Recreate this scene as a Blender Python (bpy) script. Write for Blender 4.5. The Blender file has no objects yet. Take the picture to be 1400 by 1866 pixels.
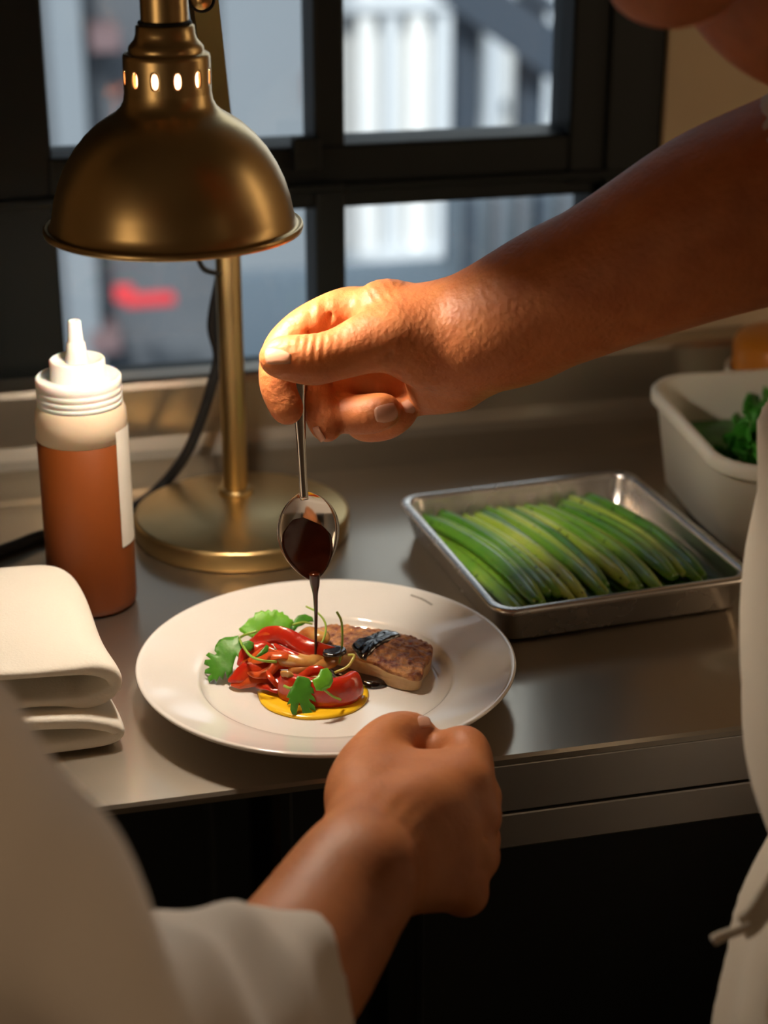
import bpy, bmesh, math, random
import numpy as np
from mathutils import Vector, Matrix
random.seed(4)
R_ = math.radians
scene = bpy.context.scene
col = scene.collection

# ---------------------------------------------------------------- camera
FPX = 3250.0
PITCH, YAW = R_(22.6), R_(13.7)
CAM = np.array([-0.2008, -0.9816, 1.4725])
FWD = np.array([math.sin(YAW)*math.cos(PITCH), math.cos(YAW)*math.cos(PITCH), -math.sin(PITCH)])
RGT = np.array([math.cos(YAW), -math.sin(YAW), 0.0])
UPV = np.cross(RGT, FWD)
cd = bpy.data.cameras.new('camera')
cam = bpy.data.objects.new('camera', cd); col.objects.link(cam)
cd.sensor_fit = 'VERTICAL'; cd.sensor_height = 36.0; cd.lens = FPX/1866*36
cd.clip_start = 0.05; cd.clip_end = 100
m = Matrix.Identity(4)
for i in range(3):
    m[i][0] = RGT[i]; m[i][1] = UPV[i]; m[i][2] = -FWD[i]; m[i][3] = CAM[i]
cam.matrix_world = m
scene.camera = cam
cd.dof.use_dof = True; cd.dof.focus_distance = 1.15; cd.dof.aperture_fstop = 4.2

# ---------------------------------------------------------------- light, exposure
world = bpy.data.worlds.new('world'); scene.world = world
world.use_nodes = True
bg = world.node_tree.nodes['Background']
bg.inputs[0].default_value = (0.80, 0.90, 1.0, 1); bg.inputs[1].default_value = 1.5
BULB = 310.0
sun_d = bpy.data.lights.new('sun', 'SUN'); sun_d.energy = 4.6; sun_d.angle = R_(8); sun_d.color = (1.0, 0.96, 0.90)
sun_o = bpy.data.objects.new('sun', sun_d); col.objects.link(sun_o); sun_o.location = (0, -3, 8); sun_o.rotation_euler = Vector((0.25, 0.72, -0.65)).to_track_quat('-Z', 'Y').to_euler()
scene.view_settings.view_transform = 'Standard'
scene.view_settings.look = 'None'
scene.view_settings.gamma = 1.0
scene.view_settings.use_curve_mapping = False
scene.view_settings.exposure = 0.0
scene.cycles.sample_clamp_indirect = 4.0
scene.cycles.use_denoising = True
scene.cycles.max_bounces = 8

# ---------------------------------------------------------------- planning helpers: a pixel of the photograph -> point in the room
def ray(x, y): return FWD*FPX + RGT*(x-700.0) + UPV*(933.0-y)
def W(x, y, D): return CAM + ray(x, y)*(D/FPX)
def Zp(x, y, z): r = ray(x, y); return CAM + r*((z-CAM[2])/r[2])
def Yp(x, y, Y): r = ray(x, y); return CAM + r*((Y-CAM[1])/r[1])
def Pp(x, y, p0, n):
    r = ray(x, y); n = np.array(n, float)
    return CAM + r*(((np.array(p0)-CAM) @ n)/(r @ n))
def unit(v): v = np.array(v, float); return v/np.linalg.norm(v)

# ---------------------------------------------------------------- object helpers
def empty(name, loc, label=None, cat=None, group=None):
    o = bpy.data.objects.new(name, None); col.objects.link(o); o.location = tuple(loc)
    o.empty_display_size = 0.02
    return tag(o, label, cat, group)
def tag(o, label=None, cat=None, group=None, kind=None):
    if label: o['label'] = label
    if cat: o['category'] = cat
    if group: o['group'] = group
    if kind: o['kind'] = kind
    return o
def obj(name, me, mat, parent=None, smooth=True):
    """link a mesh given in world coordinates; parents are Empties or meshes with a plain location"""
    o = bpy.data.objects.new(name, me); col.objects.link(o)
    if mat is not None: me.materials.append(mat)
    if smooth:
        me.polygons.foreach_set('use_smooth', [True]*len(me.polygons))
    if parent is not None:
        o.parent = parent
        off = Vector((0, 0, 0)); p = parent
        while p is not None: off += p.location; p = p.parent
        o.location = -off
    return o
def pyd(name, v, f):
    me = bpy.data.meshes.new(name); me.from_pydata([tuple(map(float, p)) for p in v], [], [tuple(q) for q in f]); me.update(); return me
def bm_mesh(name, bm):
    bmesh.ops.recalc_face_normals(bm, faces=bm.faces)
    me = bpy.data.meshes.new(name); bm.to_mesh(me); bm.free(); return me
def add_box(bm, lo, hi, bev=0.0, seg=2, rotz=0.0, piv=None):
    lo, hi = np.array(lo, float), np.array(hi, float)
    r = bmesh.ops.create_cube(bm, size=1.0)
    vs = r['verts']; c = (lo+hi)/2
    for v in vs: v.co = Vector(np.array(v.co)*(hi-lo)+c)
    if bev > 0:
        es = list({e for v in vs for e in v.link_edges})
        rb = bmesh.ops.bevel(bm, geom=es, offset=bev, segments=seg, affect='EDGES', profile=0.5)
        vs = list({v for f in rb['faces'] for v in f.verts} | {v for v in vs if v.is_valid})
    if rotz:
        pv = Vector(piv if piv is not None else c)
        bmesh.ops.rotate(bm, verts=vs, cent=pv, matrix=Matrix.Rotation(rotz, 3, 'Z'))
    return vs
def box(name, lo, hi, mat, parent=None, bev=0.0, rotz=0.0, piv=None):
    bm = bmesh.new(); add_box(bm, lo, hi, bev, 2, rotz, piv)
    return obj(name, bm_mesh(name, bm), mat, parent, smooth=False)
def lathe(name, prof, c, n=64, axis=(0, 0, 1), cap0=False, cap1=False, hs=1.0):
    """prof: list of (r, h); around axis through c"""
    a = unit(axis); u = unit(np.cross(a, (0.3, 1, 0.1))); w = np.cross(a, u); c = np.array(c, float)
    v = []; f = []
    for (r, h) in prof:
        for k in range(n):
            t = 2*math.pi*k/n; v.append(c + a*h*hs + (u*math.cos(t)+w*math.sin(t))*r)
    for i in range(len(prof)-1):
        for k in range(n):
            k2 = (k+1) % n; f.append((i*n+k, i*n+k2, (i+1)*n+k2, (i+1)*n+k))
    if cap0: f.append(tuple(range(n-1, -1, -1)))
    if cap1: f.append(tuple(range((len(prof)-1)*n, len(prof)*n)))
    bm = bmesh.new(); me = pyd(name, v, f); bm.from_mesh(me); bpy.data.meshes.remove(me)
    return bm_mesh(name, bm)
def catmull(P, n=8):
    P = np.array(P, float); Q = np.vstack([2*P[0]-P[1], P, 2*P[-1]-P[-2]]); out = []
    for i in range(1, len(Q)-2):
        p0, p1, p2, p3 = Q[i-1], Q[i], Q[i+1], Q[i+2]
        for t in np.linspace(0, 1, n, endpoint=False):
            out.append(0.5*(2*p1+(p2-p0)*t+(2*p0-5*p1+4*p2-p3)*t*t+(3*p1-p0-3*p2+p3)*t**3))
    out.append(Q[-2]); return np.array(out)
def frames(P, hint):
    T = np.gradient(P, axis=0); T /= np.linalg.norm(T, axis=1)[:, None]+1e-12
    N = []; nprev = np.array(hint, float)
    for t in T:
        nv = nprev - t*(nprev @ t); nv = unit(nv); N.append(nv); nprev = nv
    N = np.array(N); return T, N, np.cross(T, N)
def sweep(name, P, sec, hint=(0, 0, 1), scale=None, close=True, twist=None):
    """sec: list of (side, normal) offsets; scale: per point multiplier (n,2) or (n,)"""
    P = np.array(P, float); T, N, B = frames(P, hint); n = len(P); s = len(sec)
    if twist is not None:
        th = np.radians(np.interp(np.linspace(0, 1, n), np.linspace(0, 1, len(twist)), twist)); cN, sN = np.cos(th)[:, None], np.sin(th)[:, None]; N, B = N*cN+B*sN, B*cN-N*sN
    scale = np.ones((n, 2)) if scale is None else np.array(scale, float)
    if scale.ndim == 1: scale = np.c_[scale, scale]
    v = []; f = []
    for i in range(n):
        for (a, b) in sec: v.append(P[i]+B[i]*a*scale[i, 0]+N[i]*b*scale[i, 1])
    for i in range(n-1):
        for k in range(s):
            k2 = (k+1) % s; f.append((i*s+k, i*s+k2, (i+1)*s+k2, (i+1)*s+k))
    f.append(tuple(range(s-1, -1, -1))); f.append(tuple(range((n-1)*s, n*s)))
    bm = bmesh.new(); me = pyd(name, v, f); bm.from_mesh(me); bpy.data.meshes.remove(me)
    return bm_mesh(name, bm)
def circ(r, n=10): return [(r*math.cos(2*math.pi*k/n), r*math.sin(2*math.pi*k/n)) for k in range(n)]
def tube(name, pts, r, n=10, sub=8, hint=(0.1, 0.2, 1)):
    pts = np.array(pts, float)
    rr = np.full(len(pts), r) if np.isscalar(r) else np.array(r, float)
    Q = catmull(np.c_[pts, rr], sub)
    return sweep(name, Q[:, :3], circ(1.0, n), hint, Q[:, 3])
def ribbon_sec(w, t, bow=0.0, n=5):
    xs = np.linspace(-1, 1, n); top = [(x*w, t*math.sqrt(max(0.15, 1-x**4))-bow*x*x) for x in xs]
    bot = [(x*w, -t*math.sqrt(max(0.15, 1-x**4))-bow*x*x) for x in xs[::-1]]
    return top+bot
def subsurf(o, lv=1):
    md = o.modifiers.new('smooth', 'SUBSURF'); md.levels = lv; md.render_levels = lv; return o

# ---------------------------------------------------------------- implicit-surface modeller (smooth unions meshed with surface nets)
def smin(a, b, k):
    h = np.maximum(k-np.abs(a-b), 0)/k
    return np.minimum(a, b)-h*h*k*0.25
class Field:
    def __init__(s, lo, hi, h):
        s.lo = np.array(lo, float); s.h = h
        s.n = np.maximum(np.ceil((np.array(hi)-s.lo)/h).astype(int)+1, 4)
        s.F = np.full(s.n, 1.0, np.float32); s.ax = [(s.lo[i]+h*np.arange(s.n[i])).astype(np.float32) for i in range(3)]
    def sub(s, lo, hi):
        a = np.clip(np.floor((np.array(lo)-s.lo)/s.h).astype(int), 0, s.n); b = np.clip(np.ceil((np.array(hi)-s.lo)/s.h).astype(int)+1, 0, s.n)
        sl = tuple(slice(a[i], b[i]) for i in range(3))
        X = s.ax[0][sl[0]][:, None, None]; Y = s.ax[1][sl[1]][None, :, None]; Z = s.ax[2][sl[2]][None, None, :]
        return sl, X, Y, Z
    def seg(s, a, b, ra, rb, k, pad=0.02, G=None, carve=False):
        G = s.F if G is None else G
        a = np.array(a, float); b = np.array(b, float); rm = max(ra, rb)+pad
        sl, X, Y, Z = s.sub(np.minimum(a, b)-rm, np.maximum(a, b)+rm)
        d = b-a; L2 = max(float(d @ d), 1e-12)
        t = np.clip(((X-a[0])*d[0]+(Y-a[1])*d[1]+(Z-a[2])*d[2])/L2, 0, 1)
        D = np.sqrt((X-a[0]-d[0]*t)**2+(Y-a[1]-d[1]*t)**2+(Z-a[2]-d[2]*t)**2)-(ra+(rb-ra)*t)
        if carve: G[sl] = -smin(-G[sl], D, k)
        else: G[sl] = smin(G[sl], D, k)
    def ell(s, c, rad, axes=None, k=0.01, pad=0.03, G=None, carve=False):
        G = s.F if G is None else G
        c = np.array(c, float); rad = np.array(rad, float); M = np.eye(3) if axes is None else np.array([unit(q) for q in axes])
        rm = rad.max()+pad; sl, X, Y, Z = s.sub(c-rm, c+rm)
        q = [(X-c[0])*M[i, 0]+(Y-c[1])*M[i, 1]+(Z-c[2])*M[i, 2] for i in range(3)]
        k0 = np.sqrt(sum((q[i]/rad[i])**2 for i in range(3))); k1 = np.sqrt(sum((q[i]/rad[i]**2)**2 for i in range(3)))+1e-9
        D = k0*(k0-1)/k1
        if carve: G[sl] = -smin(-G[sl], D, k)
        else: G[sl] = smin(G[sl], D, k)
    def chain(s, P, r, k=0.004, pad=0.02, G=None, sub=5):
        Q = catmull(np.c_[np.array(P, float), np.array(r, float)], sub)
        for i in range(len(Q)-1): s.seg(Q[i, :3], Q[i+1, :3], Q[i, 3], Q[i+1, 3], k, pad, G)
    def new(s): return np.full(s.n, 1.0, np.float32)
    def merge(s, G, k): s.F = smin(s.F, G, k)
    def wrinkle(s, c, a, lam, amp, sig, phase=0.0):
        a = unit(a); c = np.array(c, float); sl, X, Y, Z = s.sub(c-2.4*sig, c+2.4*sig)
        t = (X-c[0])*a[0]+(Y-c[1])*a[1]+(Z-c[2])*a[2]; r2 = (X-c[0])**2+(Y-c[1])**2+(Z-c[2])**2
        s.F[sl] += amp*np.sin(2*math.pi*t/lam+phase)*np.exp(-r2/sig**2)
    def mesh(s, name, smooth=2):
        v, q = nets(s.F, s.lo, s.h)
        if len(q):
            e = np.vstack([q[:, [0, 1]], q[:, [1, 2]], q[:, [2, 3]], q[:, [3, 0]]])
            for _ in range(smooth):
                acc = np.zeros_like(v); cnt = np.zeros(len(v))
                for i in range(3):
                    acc[:, i] = np.bincount(e[:, 0], v[e[:, 1], i], len(v))+np.bincount(e[:, 1], v[e[:, 0], i], len(v))
                cnt = np.bincount(e[:, 0], minlength=len(v))+np.bincount(e[:, 1], minlength=len(v))
                v = 0.5*v+0.5*acc/np.maximum(cnt, 1)[:, None]
        return v, q
def np_mesh(name, parts):
    V = []; Q = []; off = 0
    for v, q in parts: V.append(v); Q.append(q+off); off += len(v)
    V = np.vstack(V); Q = np.vstack(Q)
    me = bpy.data.meshes.new(name)
    me.vertices.add(len(V)); me.vertices.foreach_set('co', V.astype(np.float32).ravel())
    me.loops.add(Q.size); me.loops.foreach_set('vertex_index', Q.astype(np.int32).ravel())
    me.polygons.add(len(Q)); me.polygons.foreach_set('loop_start', np.arange(0, Q.size, 4, dtype=np.int32))
    me.polygons.foreach_set('loop_total', np.full(len(Q), 4, np.int32))
    me.update(calc_edges=True); me.validate(); return me
def nets(F, lo, h):
    S = F < 0; nx, ny, nz = F.shape
    c = np.zeros((nx-1, ny-1, nz-1), np.uint8)
    for dx in (0, 1):
        for dy in (0, 1):
            for dz in (0, 1): c += S[dx:nx-1+dx, dy:ny-1+dy, dz:nz-1+dz]
    act = (c > 0) & (c < 8); idx = np.argwhere(act); ids = np.full(act.shape, -1, np.int64); ids[act] = np.arange(len(idx))
    acc = np.zeros((len(idx), 3)); cnt = np.zeros(len(idx)); I, J, K = idx.T
    corners = [(a, b, d) for a in (0, 1) for b in (0, 1) for d in (0, 1)]
    for p in corners:
        for ax in range(3):
            if p[ax]: continue
            q = list(p); q[ax] = 1
            f0 = F[I+p[0], J+p[1], K+p[2]]; f1 = F[I+q[0], J+q[1], K+q[2]]; mk = (f0 < 0) != (f1 < 0)
            t = np.where(mk, f0/np.where(mk, f0-f1, 1), 0); pos = np.tile(np.array(p, float), (len(idx), 1)); pos[:, ax] += t
            acc[mk] += pos[mk]; cnt[mk] += 1
    v = (idx+acc/np.maximum(cnt, 1)[:, None])*h+lo
    quads = []
    for ax in range(3):
        A = S; sl0 = [slice(None)]*3; sl1 = [slice(None)]*3; sl0[ax] = slice(0, -1); sl1[ax] = slice(1, None)
        ch = np.argwhere(A[tuple(sl0)] != A[tuple(sl1)]); b, d = (ax+1) % 3, (ax+2) % 3
        ok = (ch[:, b] > 0) & (ch[:, d] > 0) & (ch[:, b] < F.shape[b]-1) & (ch[:, d] < F.shape[d]-1); ch = ch[ok]
        ins = A[tuple(ch.T)]
        def cell(ob, od):
            q = ch.copy(); q[:, b] -= ob; q[:, d] -= od; return ids[tuple(q.T)]
        qd = np.stack([cell(1, 1), cell(0, 1), cell(0, 0), cell(1, 0)], 1)
        qd[~ins] = qd[~ins][:, ::-1]; quads.append(qd)
    return v, np.vstack(quads)

# ---------------------------------------------------------------- materials
def mat(name, base, rough=0.5, metal=0.0, bump=None, var=None, rvar=None, **kw):
    """var: (scale, colour2, lo, hi [,stretch]); bump: (scale, strength, dist [,stretch]); rvar: (scale, r2)"""
    M = bpy.data.materials.new(name); M.use_nodes = True; nt = M.node_tree; P = nt.nodes['Principled BSDF']
    def lk(a, b): nt.links.new(a, b)
    P.inputs['Base Color'].default_value = (*base, 1); P.inputs['Roughness'].default_value = rough; P.inputs['Metallic'].default_value = metal
    for k, v in kw.items():
        P.inputs[k.replace('_', ' ')].default_value = v
    tc = nt.nodes.new('ShaderNodeTexCoord')
    def noise(sc, stretch=None, detail=4.0):
        mp = nt.nodes.new('ShaderNodeMapping'); lk(tc.outputs['Object'], mp.inputs[0])
        if stretch: mp.inputs['Scale'].default_value = stretch
        n = nt.nodes.new('ShaderNodeTexNoise'); n.inputs['Scale'].default_value = sc; n.inputs['Detail'].default_value = detail; lk(mp.outputs[0], n.inputs['Vector']); return n
    if var:
        n = noise(var[0], var[4] if len(var) > 4 else None); rp = nt.nodes.new('ShaderNodeValToRGB'); lk(n.outputs['Fac'], rp.inputs[0])
        rp.color_ramp.elements[0].position = var[2]; rp.color_ramp.elements[1].position = var[3]
        rp.color_ramp.elements[0].color = (*base, 1); rp.color_ramp.elements[1].color = (*var[1], 1); lk(rp.outputs[0], P.inputs['Base Color'])
    if rvar:
        n = noise(rvar[0], rvar[2] if len(rvar) > 2 else None); mr = nt.nodes.new('ShaderNodeMapRange'); lk(n.outputs['Fac'], mr.inputs[0])
        mr.inputs[1].default_value = 0.3; mr.inputs[2].default_value = 0.7; mr.inputs[3].default_value = rough; mr.inputs[4].default_value = rvar[1]; lk(mr.outputs[0], P.inputs['Roughness'])
    if bump:
        n = noise(bump[0], bump[3] if len(bump) > 3 else None, 6.0); b = nt.nodes.new('ShaderNodeBump'); b.inputs['Strength'].default_value = bump[1]; b.inputs['Distance'].default_value = bump[2]
        lk(n.outputs['Fac'], b.inputs['Height']); lk(b.outputs[0], P.inputs['Normal'])
    return M
def emit(name, c, s):
    M = bpy.data.materials.new(name); M.use_nodes = True; P = M.node_tree.nodes['Principled BSDF']
    P.inputs['Base Color'].default_value = (*c, 1); P.inputs['Emission Color'].default_value = (*c, 1); P.inputs['Emission Strength'].default_value = s; return M

STEEL = mat('brushed_steel', (0.50, 0.445, 0.37), 0.14, 1.0, rvar=(160, 0.20))
def two_lobe(M, rough2, fac):
    # brushed metal: a broad scratched lobe over the polished one
    nt = M.node_tree; P1 = nt.nodes['Principled BSDF']; out = nt.nodes['Material Output']; P2 = nt.nodes.new('ShaderNodeBsdfPrincipled'); mx = nt.nodes.new('ShaderNodeMixShader')
    P2.inputs['Base Color'].default_value = P1.inputs['Base Color'].default_value[:]; P2.inputs['Metallic'].default_value = 1.0; P2.inputs['Roughness'].default_value = rough2
    tc = nt.nodes.new('ShaderNodeTexCoord'); w = nt.nodes.new('ShaderNodeTexNoise'); w.inputs['Scale'].default_value = 900; w.inputs['Detail'].default_value = 3; b = nt.nodes.new('ShaderNodeBump'); b.inputs['Strength'].default_value = 0.12; b.inputs['Distance'].default_value = 0.0005
    nt.links.new(tc.outputs['Object'], w.inputs['Vector']); nt.links.new(w.outputs['Fac'], b.inputs['Height']); nt.links.new(b.outputs[0], P2.inputs['Normal'])
    mx.inputs[0].default_value = fac; nt.links.new(P1.outputs[0], mx.inputs[1]); nt.links.new(P2.outputs[0], mx.inputs[2]); nt.links.new(mx.outputs[0], out.inputs[0])
two_lobe(STEEL, 0.46, 0.47)
STEEL_B = mat('backsplash_steel', (0.52, 0.49, 0.45), 0.38, 1.0, bump=(120, 0.06, 0.0006, (1, 1, 12)))
BRASS = mat('aged_brass', (0.60, 0.435, 0.20), 0.30, 1.0, bump=(300, 0.05, 0.0004, (1, 1, 0.15)), rvar=(30, 0.36, (1, 1, 0.25)), var=(14, (0.51, 0.35, 0.145), 0.4, 0.75))
BRASS_S = mat('satin_brass', (0.58, 0.42, 0.19), 0.30, 1.0, rvar=(25, 0.38))
BRASS_I = mat('shade_lining', (0.75, 0.68, 0.55), 0.45, 1.0)
BLACK = mat('black_steel_frame', (0.005, 0.0075, 0.008), 0.5, 0.0, bump=(90, 0.06, 0.001), Specular_IOR_Level=0.25)
RUBBER = mat('black_rubber', (0.008, 0.008, 0.009), 0.6, Specular_IOR_Level=0.25)
WALL = mat('painted_wall', (0.50, 0.38, 0.24), 0.8, bump=(160, 0.15, 0.001), var=(3, (0.42, 0.33, 0.22), 0.4, 0.6))
DARK = mat('dark_wall', (0.10, 0.08, 0.065), 0.8)
CEIL = mat('ceiling_paint', (0.12, 0.105, 0.09), 0.9)
FLOOR = mat('floor_tile', (0.03, 0.028, 0.026), 0.5)
CABINET = mat('black_cabinet', (0.006, 0.007, 0.007), 0.5)
PORCELAIN = mat('white_porcelain', (0.78, 0.74, 0.68), 0.09, Coat_Weight=0.5, Coat_Roughness=0.03)
SKIN = mat('skin', (0.55, 0.185, 0.060), 0.50, bump=(260, 0.5, 0.0018), var=(55, (0.45, 0.135, 0.042), 0.35, 0.7), Specular_IOR_Level=0.38, Subsurface_Weight=0.08, Subsurface_Scale=0.004, Subsurface_Radius=(1.0, 0.35, 0.15))
SKIN_B = mat('tanned_skin', (0.50, 0.185, 0.066), 0.50, bump=(300, 0.28, 0.0016), var=(45, (0.42, 0.145, 0.052), 0.35, 0.7), Specular_IOR_Level=0.38, Subsurface_Weight=0.08, Subsurface_Scale=0.004, Subsurface_Radius=(1.0, 0.35, 0.15))
NAIL = mat('fingernail', (0.58, 0.30, 0.20), 0.22, Coat_Weight=0.3)
COTTON = mat('white_cotton', (0.62, 0.55, 0.47), 0.9, bump=(500, 0.2, 0.001), Sheen_Weight=0.15)
APRON = mat('cream_apron_cloth', (0.66, 0.58, 0.46), 0.9, bump=(500, 0.25, 0.001), Sheen_Weight=0.15)
TOWEL = mat('white_towel', (0.75, 0.70, 0.60), 0.95, bump=(600, 0.3, 0.001), Sheen_Weight=0.2)
HAIR = mat('dark_hair', (0.015, 0.01, 0.008), 0.5, bump=(200, 0.5, 0.003))

# ================================================================= THE ROOM
CT = 0.90                                      # counter top height
YF, YB = -0.0523, 0.50                         # counter front edge, backsplash face
XL, XR, Y0, Y1 = -1.7, 1.7, -2.6, 0.52         # room
def struct(name, lo, hi, m_, bev=0.0):
    return tag(box(name, lo, hi, m_, None, bev), kind='structure')
tag(struct('floor', (XL-.1, Y0-.1, -0.06), (XR+.1, 0.72, 0.0), FLOOR), 'dark tiled kitchen floor below the counter')
struct('ceiling', (XL-.1, Y0-.1, 2.6), (XR+.1, 0.72, 2.68), CEIL)
struct('wall_left', (XL-.1, Y0-.1, 0), (XL, 0.72, 2.6), WALL)
struct('wall_right', (XR, Y0-.1, 0), (XR+.1, 0.72, 2.6), WALL)
struct('wall_front', (XL, Y0-.1, 0), (XR, Y0, 2.6), DARK)
# back wall with a window opening X -0.26..0.428, Z 0.965..2.25
WX0, WX1, WZ0, WZ1 = -0.27, 0.428, 0.934, 2.25
bm = bmesh.new()
add_box(bm, (XL, 0.53, 0), (WX0, 0.64, 2.6)); add_box(bm, (WX1, 0.53, 0), (XR, 0.64, 2.6))
add_box(bm, (WX0, 0.53, 0), (WX1, 0.64, WZ0)); add_box(bm, (WX0, 0.53, WZ1), (WX1, 0.64, 2.6))
tag(obj('wall_back', bm_mesh('wall_back', bm), WALL, smooth=False), kind='structure')

# window: fixed black steel frame, upper sash and lower sash, panes of glass
win = empty('window_1', (0.1, 0.58, WZ0)); win['kind'] = 'structure'
GLASS = bpy.data.materials.new('window_glass'); GLASS.use_nodes = True
nt = GLASS.node_tree; nt.nodes.clear(); out = nt.nodes.new('ShaderNodeOutputMaterial'); mx = nt.nodes.new('ShaderNodeMixShader'); tr = nt.nodes.new('ShaderNodeBsdfTransparent'); gl = nt.nodes.new('ShaderNodeBsdfGlossy'); fr = nt.nodes.new('ShaderNodeFresnel')
gl.inputs['Roughness'].default_value = 0.02; tr.inputs[0].default_value = (0.93, 0.96, 0.97, 1); fr.inputs[0].default_value = 1.45
nt.links.new(fr.outputs[0], mx.inputs[0]); nt.links.new(tr.outputs[0], mx.inputs[1]); nt.links.new(gl.outputs[0], mx.inputs[2]); nt.links.new(mx.outputs[0], out.inputs[0])
def frame_bar(name, lo, hi): return box(name, lo, hi, BLACK, win, 0.003)
frame_bar('jamb', (-0.262, 0.535, WZ0), (-0.175, 0.62, WZ1)); frame_bar('jamb', (0.375, 0.535, WZ0), (0.428, 0.62, WZ1))
frame_bar('stile', (-0.178, 0.548, WZ0), (-0.117, 0.60, WZ1))
frame_bar('mullion', (0.1095, 0.545, WZ0), (0.1365, 0.60, WZ1))
frame_bar('stile', (0.342, 0.54, 1.125), (0.380, 0.60, WZ1)); frame_bar('stile', (0.368, 0.55, WZ0), (0.380, 0.60, 1.13))
frame_bar('meeting_rail', (-0.12, 0.543, 1.135), (0.38, 0.60, 1.170)); frame_bar('lower_rail', (-0.12, 0.550, 1.113), (0.38, 0.595, 1.136))
frame_bar('ledge_strip', (-0.17, 0.533, 1.130), (0.40, 0.548, 1.138))
frame_bar('sill_rail', (-0.18, 0.55, WZ0), (0.38, 0.60, 0.9665)); frame_bar('top_rail', (-0.18, 0.55, 2.19), (0.38, 0.60, WZ1))
for (a, b, c_, d) in ((-0.119, 0.111, 0.9645, 1.117), (0.135, 0.37, 0.9645, 1.117), (-0.119, 0.111, 1.165, 2.2), (0.135, 0.345, 1.165, 2.2)):
    box('pane', (a, 0.572, c_), (b, 0.576, d), GLASS, win)
la = box('latch', (0.088, 0.530, 1.150), (0.112, 0.546, 1.180), BLACK, win, 0.002)
tag(box('latch_handle', (0.080, 0.522, 1.133), (0.130, 0.534, 1.141), BLACK, win, 0.003), 'black metal window catch')
# left-hand dark casing between the window and the corner
tag(box('trim_1', (-0.60, 0.515, 0.96), (WX0+.012, 0.531, 2.3), BLACK, None, 0.003), kind='structure')

# ================================================================= COUNTER
ctr = empty('counter', (0.3, 0.2, 0), 'long stainless steel kitchen counter with upturned backsplash under the window', 'counter')
bm = bmesh.new()
prof = [(YF+0.004, CT-0.006), (YF, CT-0.006), (YF-0.0002, CT-0.002), (YF+0.0018, CT), (0.440, CT), (0.452, CT+0.0012), (0.478, CT+0.0085), (0.490, CT+0.0125), (YB-0.004, CT+0.019), (YB, CT+0.030),
        (YB+0.001, CT+0.074), (YB+0.003, CT+0.0795), (YB+0.008, CT+0.082), (0.529, CT+0.083), (0.5295, CT-0.03), (0.10, CT-0.0062), (YF+0.004, CT-0.0061)]
xs = [-1.5, -0.6, 0.1, 0.5, 1.6]
v = [(x, p[0], p[1]) for x in xs for p in prof]; n = len(prof); f = []
for i in range(len(xs)-1):
    for k in range(n): k2 = (k+1) % n; f.append((i*n+k, i*n+k2, (i+1)*n+k2, (i+1)*n+k))
f.append(tuple(range(n))); f.append(tuple(range((len(xs)-1)*n, len(xs)*n)))
bm = bmesh.new(); me = pyd('worktop', v, f); bm.from_mesh(me)
wt = obj('worktop', bm_mesh('worktop', bm), STEEL, ctr, smooth=False)
for q in wt.data.polygons: q.use_smooth = False
# right-hand unit below: steel lip, shadow gap, drawer front, black body
drw = empty('drawer_cabinet', (0.8, 0.2, 0), 'undercounter drawer cabinet with steel fascia at the right of the counter', 'cabinet')
box('body', (0.055, -0.005, 0.02), (1.55, 0.48, CT-0.035), CABINET, drw)
box('fascia', (0.05, YF+0.0003, CT-0.041), (1.56, -0.004, CT-0.0064), STEEL_B, drw, 0.001)
box('drawer_front', (0.052, YF+0.002, CT-0.070), (1.56, -0.004, CT-0.0435), STEEL_B, drw, 0.0015)
box('door', (0.06, -0.02, 0.10), (0.80, -0.006, CT-0.072), CABINET, drw, 0.002); box('door', (0.805, -0.02, 0.10), (1.55, -0.006, CT-0.072), CABINET, drw, 0.002)
# left-hand open base: legs and low shelf
base = empty('shelf_unit', (-0.7, 0.2, 0), 'dark open shelf unit under the left of the counter', 'shelf')
for x in (-1.45, -0.02):
    for y in (0.03, 0.45): box('leg', (x, y, 0.0), (x+0.04, y+0.035, CT-0.03), CABINET, base, 0.003)
box('shelf', (-1.45, 0.02, 0.25), (0.03, 0.49, 0.275), CABINET, base, 0.003); box('back_panel', (-1.47, 0.494, 0.0), (0.045, 0.51, CT-0.035), CABINET, base)

# ================================================================= HEAT LAMP
LX, LY, LZ = -0.070, 0.1025, 1.2095; SH = 0.967            # centre of the shade's rim
lamp = empty('heat_lamp', (0.004, 0.345, CT), 'brass dome heat lamp on a post with a round base', 'lamp')
# weighted base
bc = (0.0035, 0.345, CT)
obj('base', lathe('base', [(0, 0), (0.084, 0), (0.0868, 0.0012), (0.0875, 0.003), (0.0875, 0.0145), (0.0865, 0.0168), (0.084, 0.0178), (0, 0.0180)], bc, 96), BRASS_S, lamp)
PX, PY = 0.0055, 0.385
obj('post', lathe('post', [(0.0102, 0.018), (0.0102, 0.305), (0.0095, 0.308), (0, 0.309)], (PX, PY, CT), 32), BRASS_S, lamp)
obj('collar', lathe('collar', [(0.0145, 0.0178), (0.0145, 0.0205), (0.0135, 0.022), (0.0102, 0.0225)], (PX, PY, CT), 32), BRASS_S, lamp)
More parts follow.
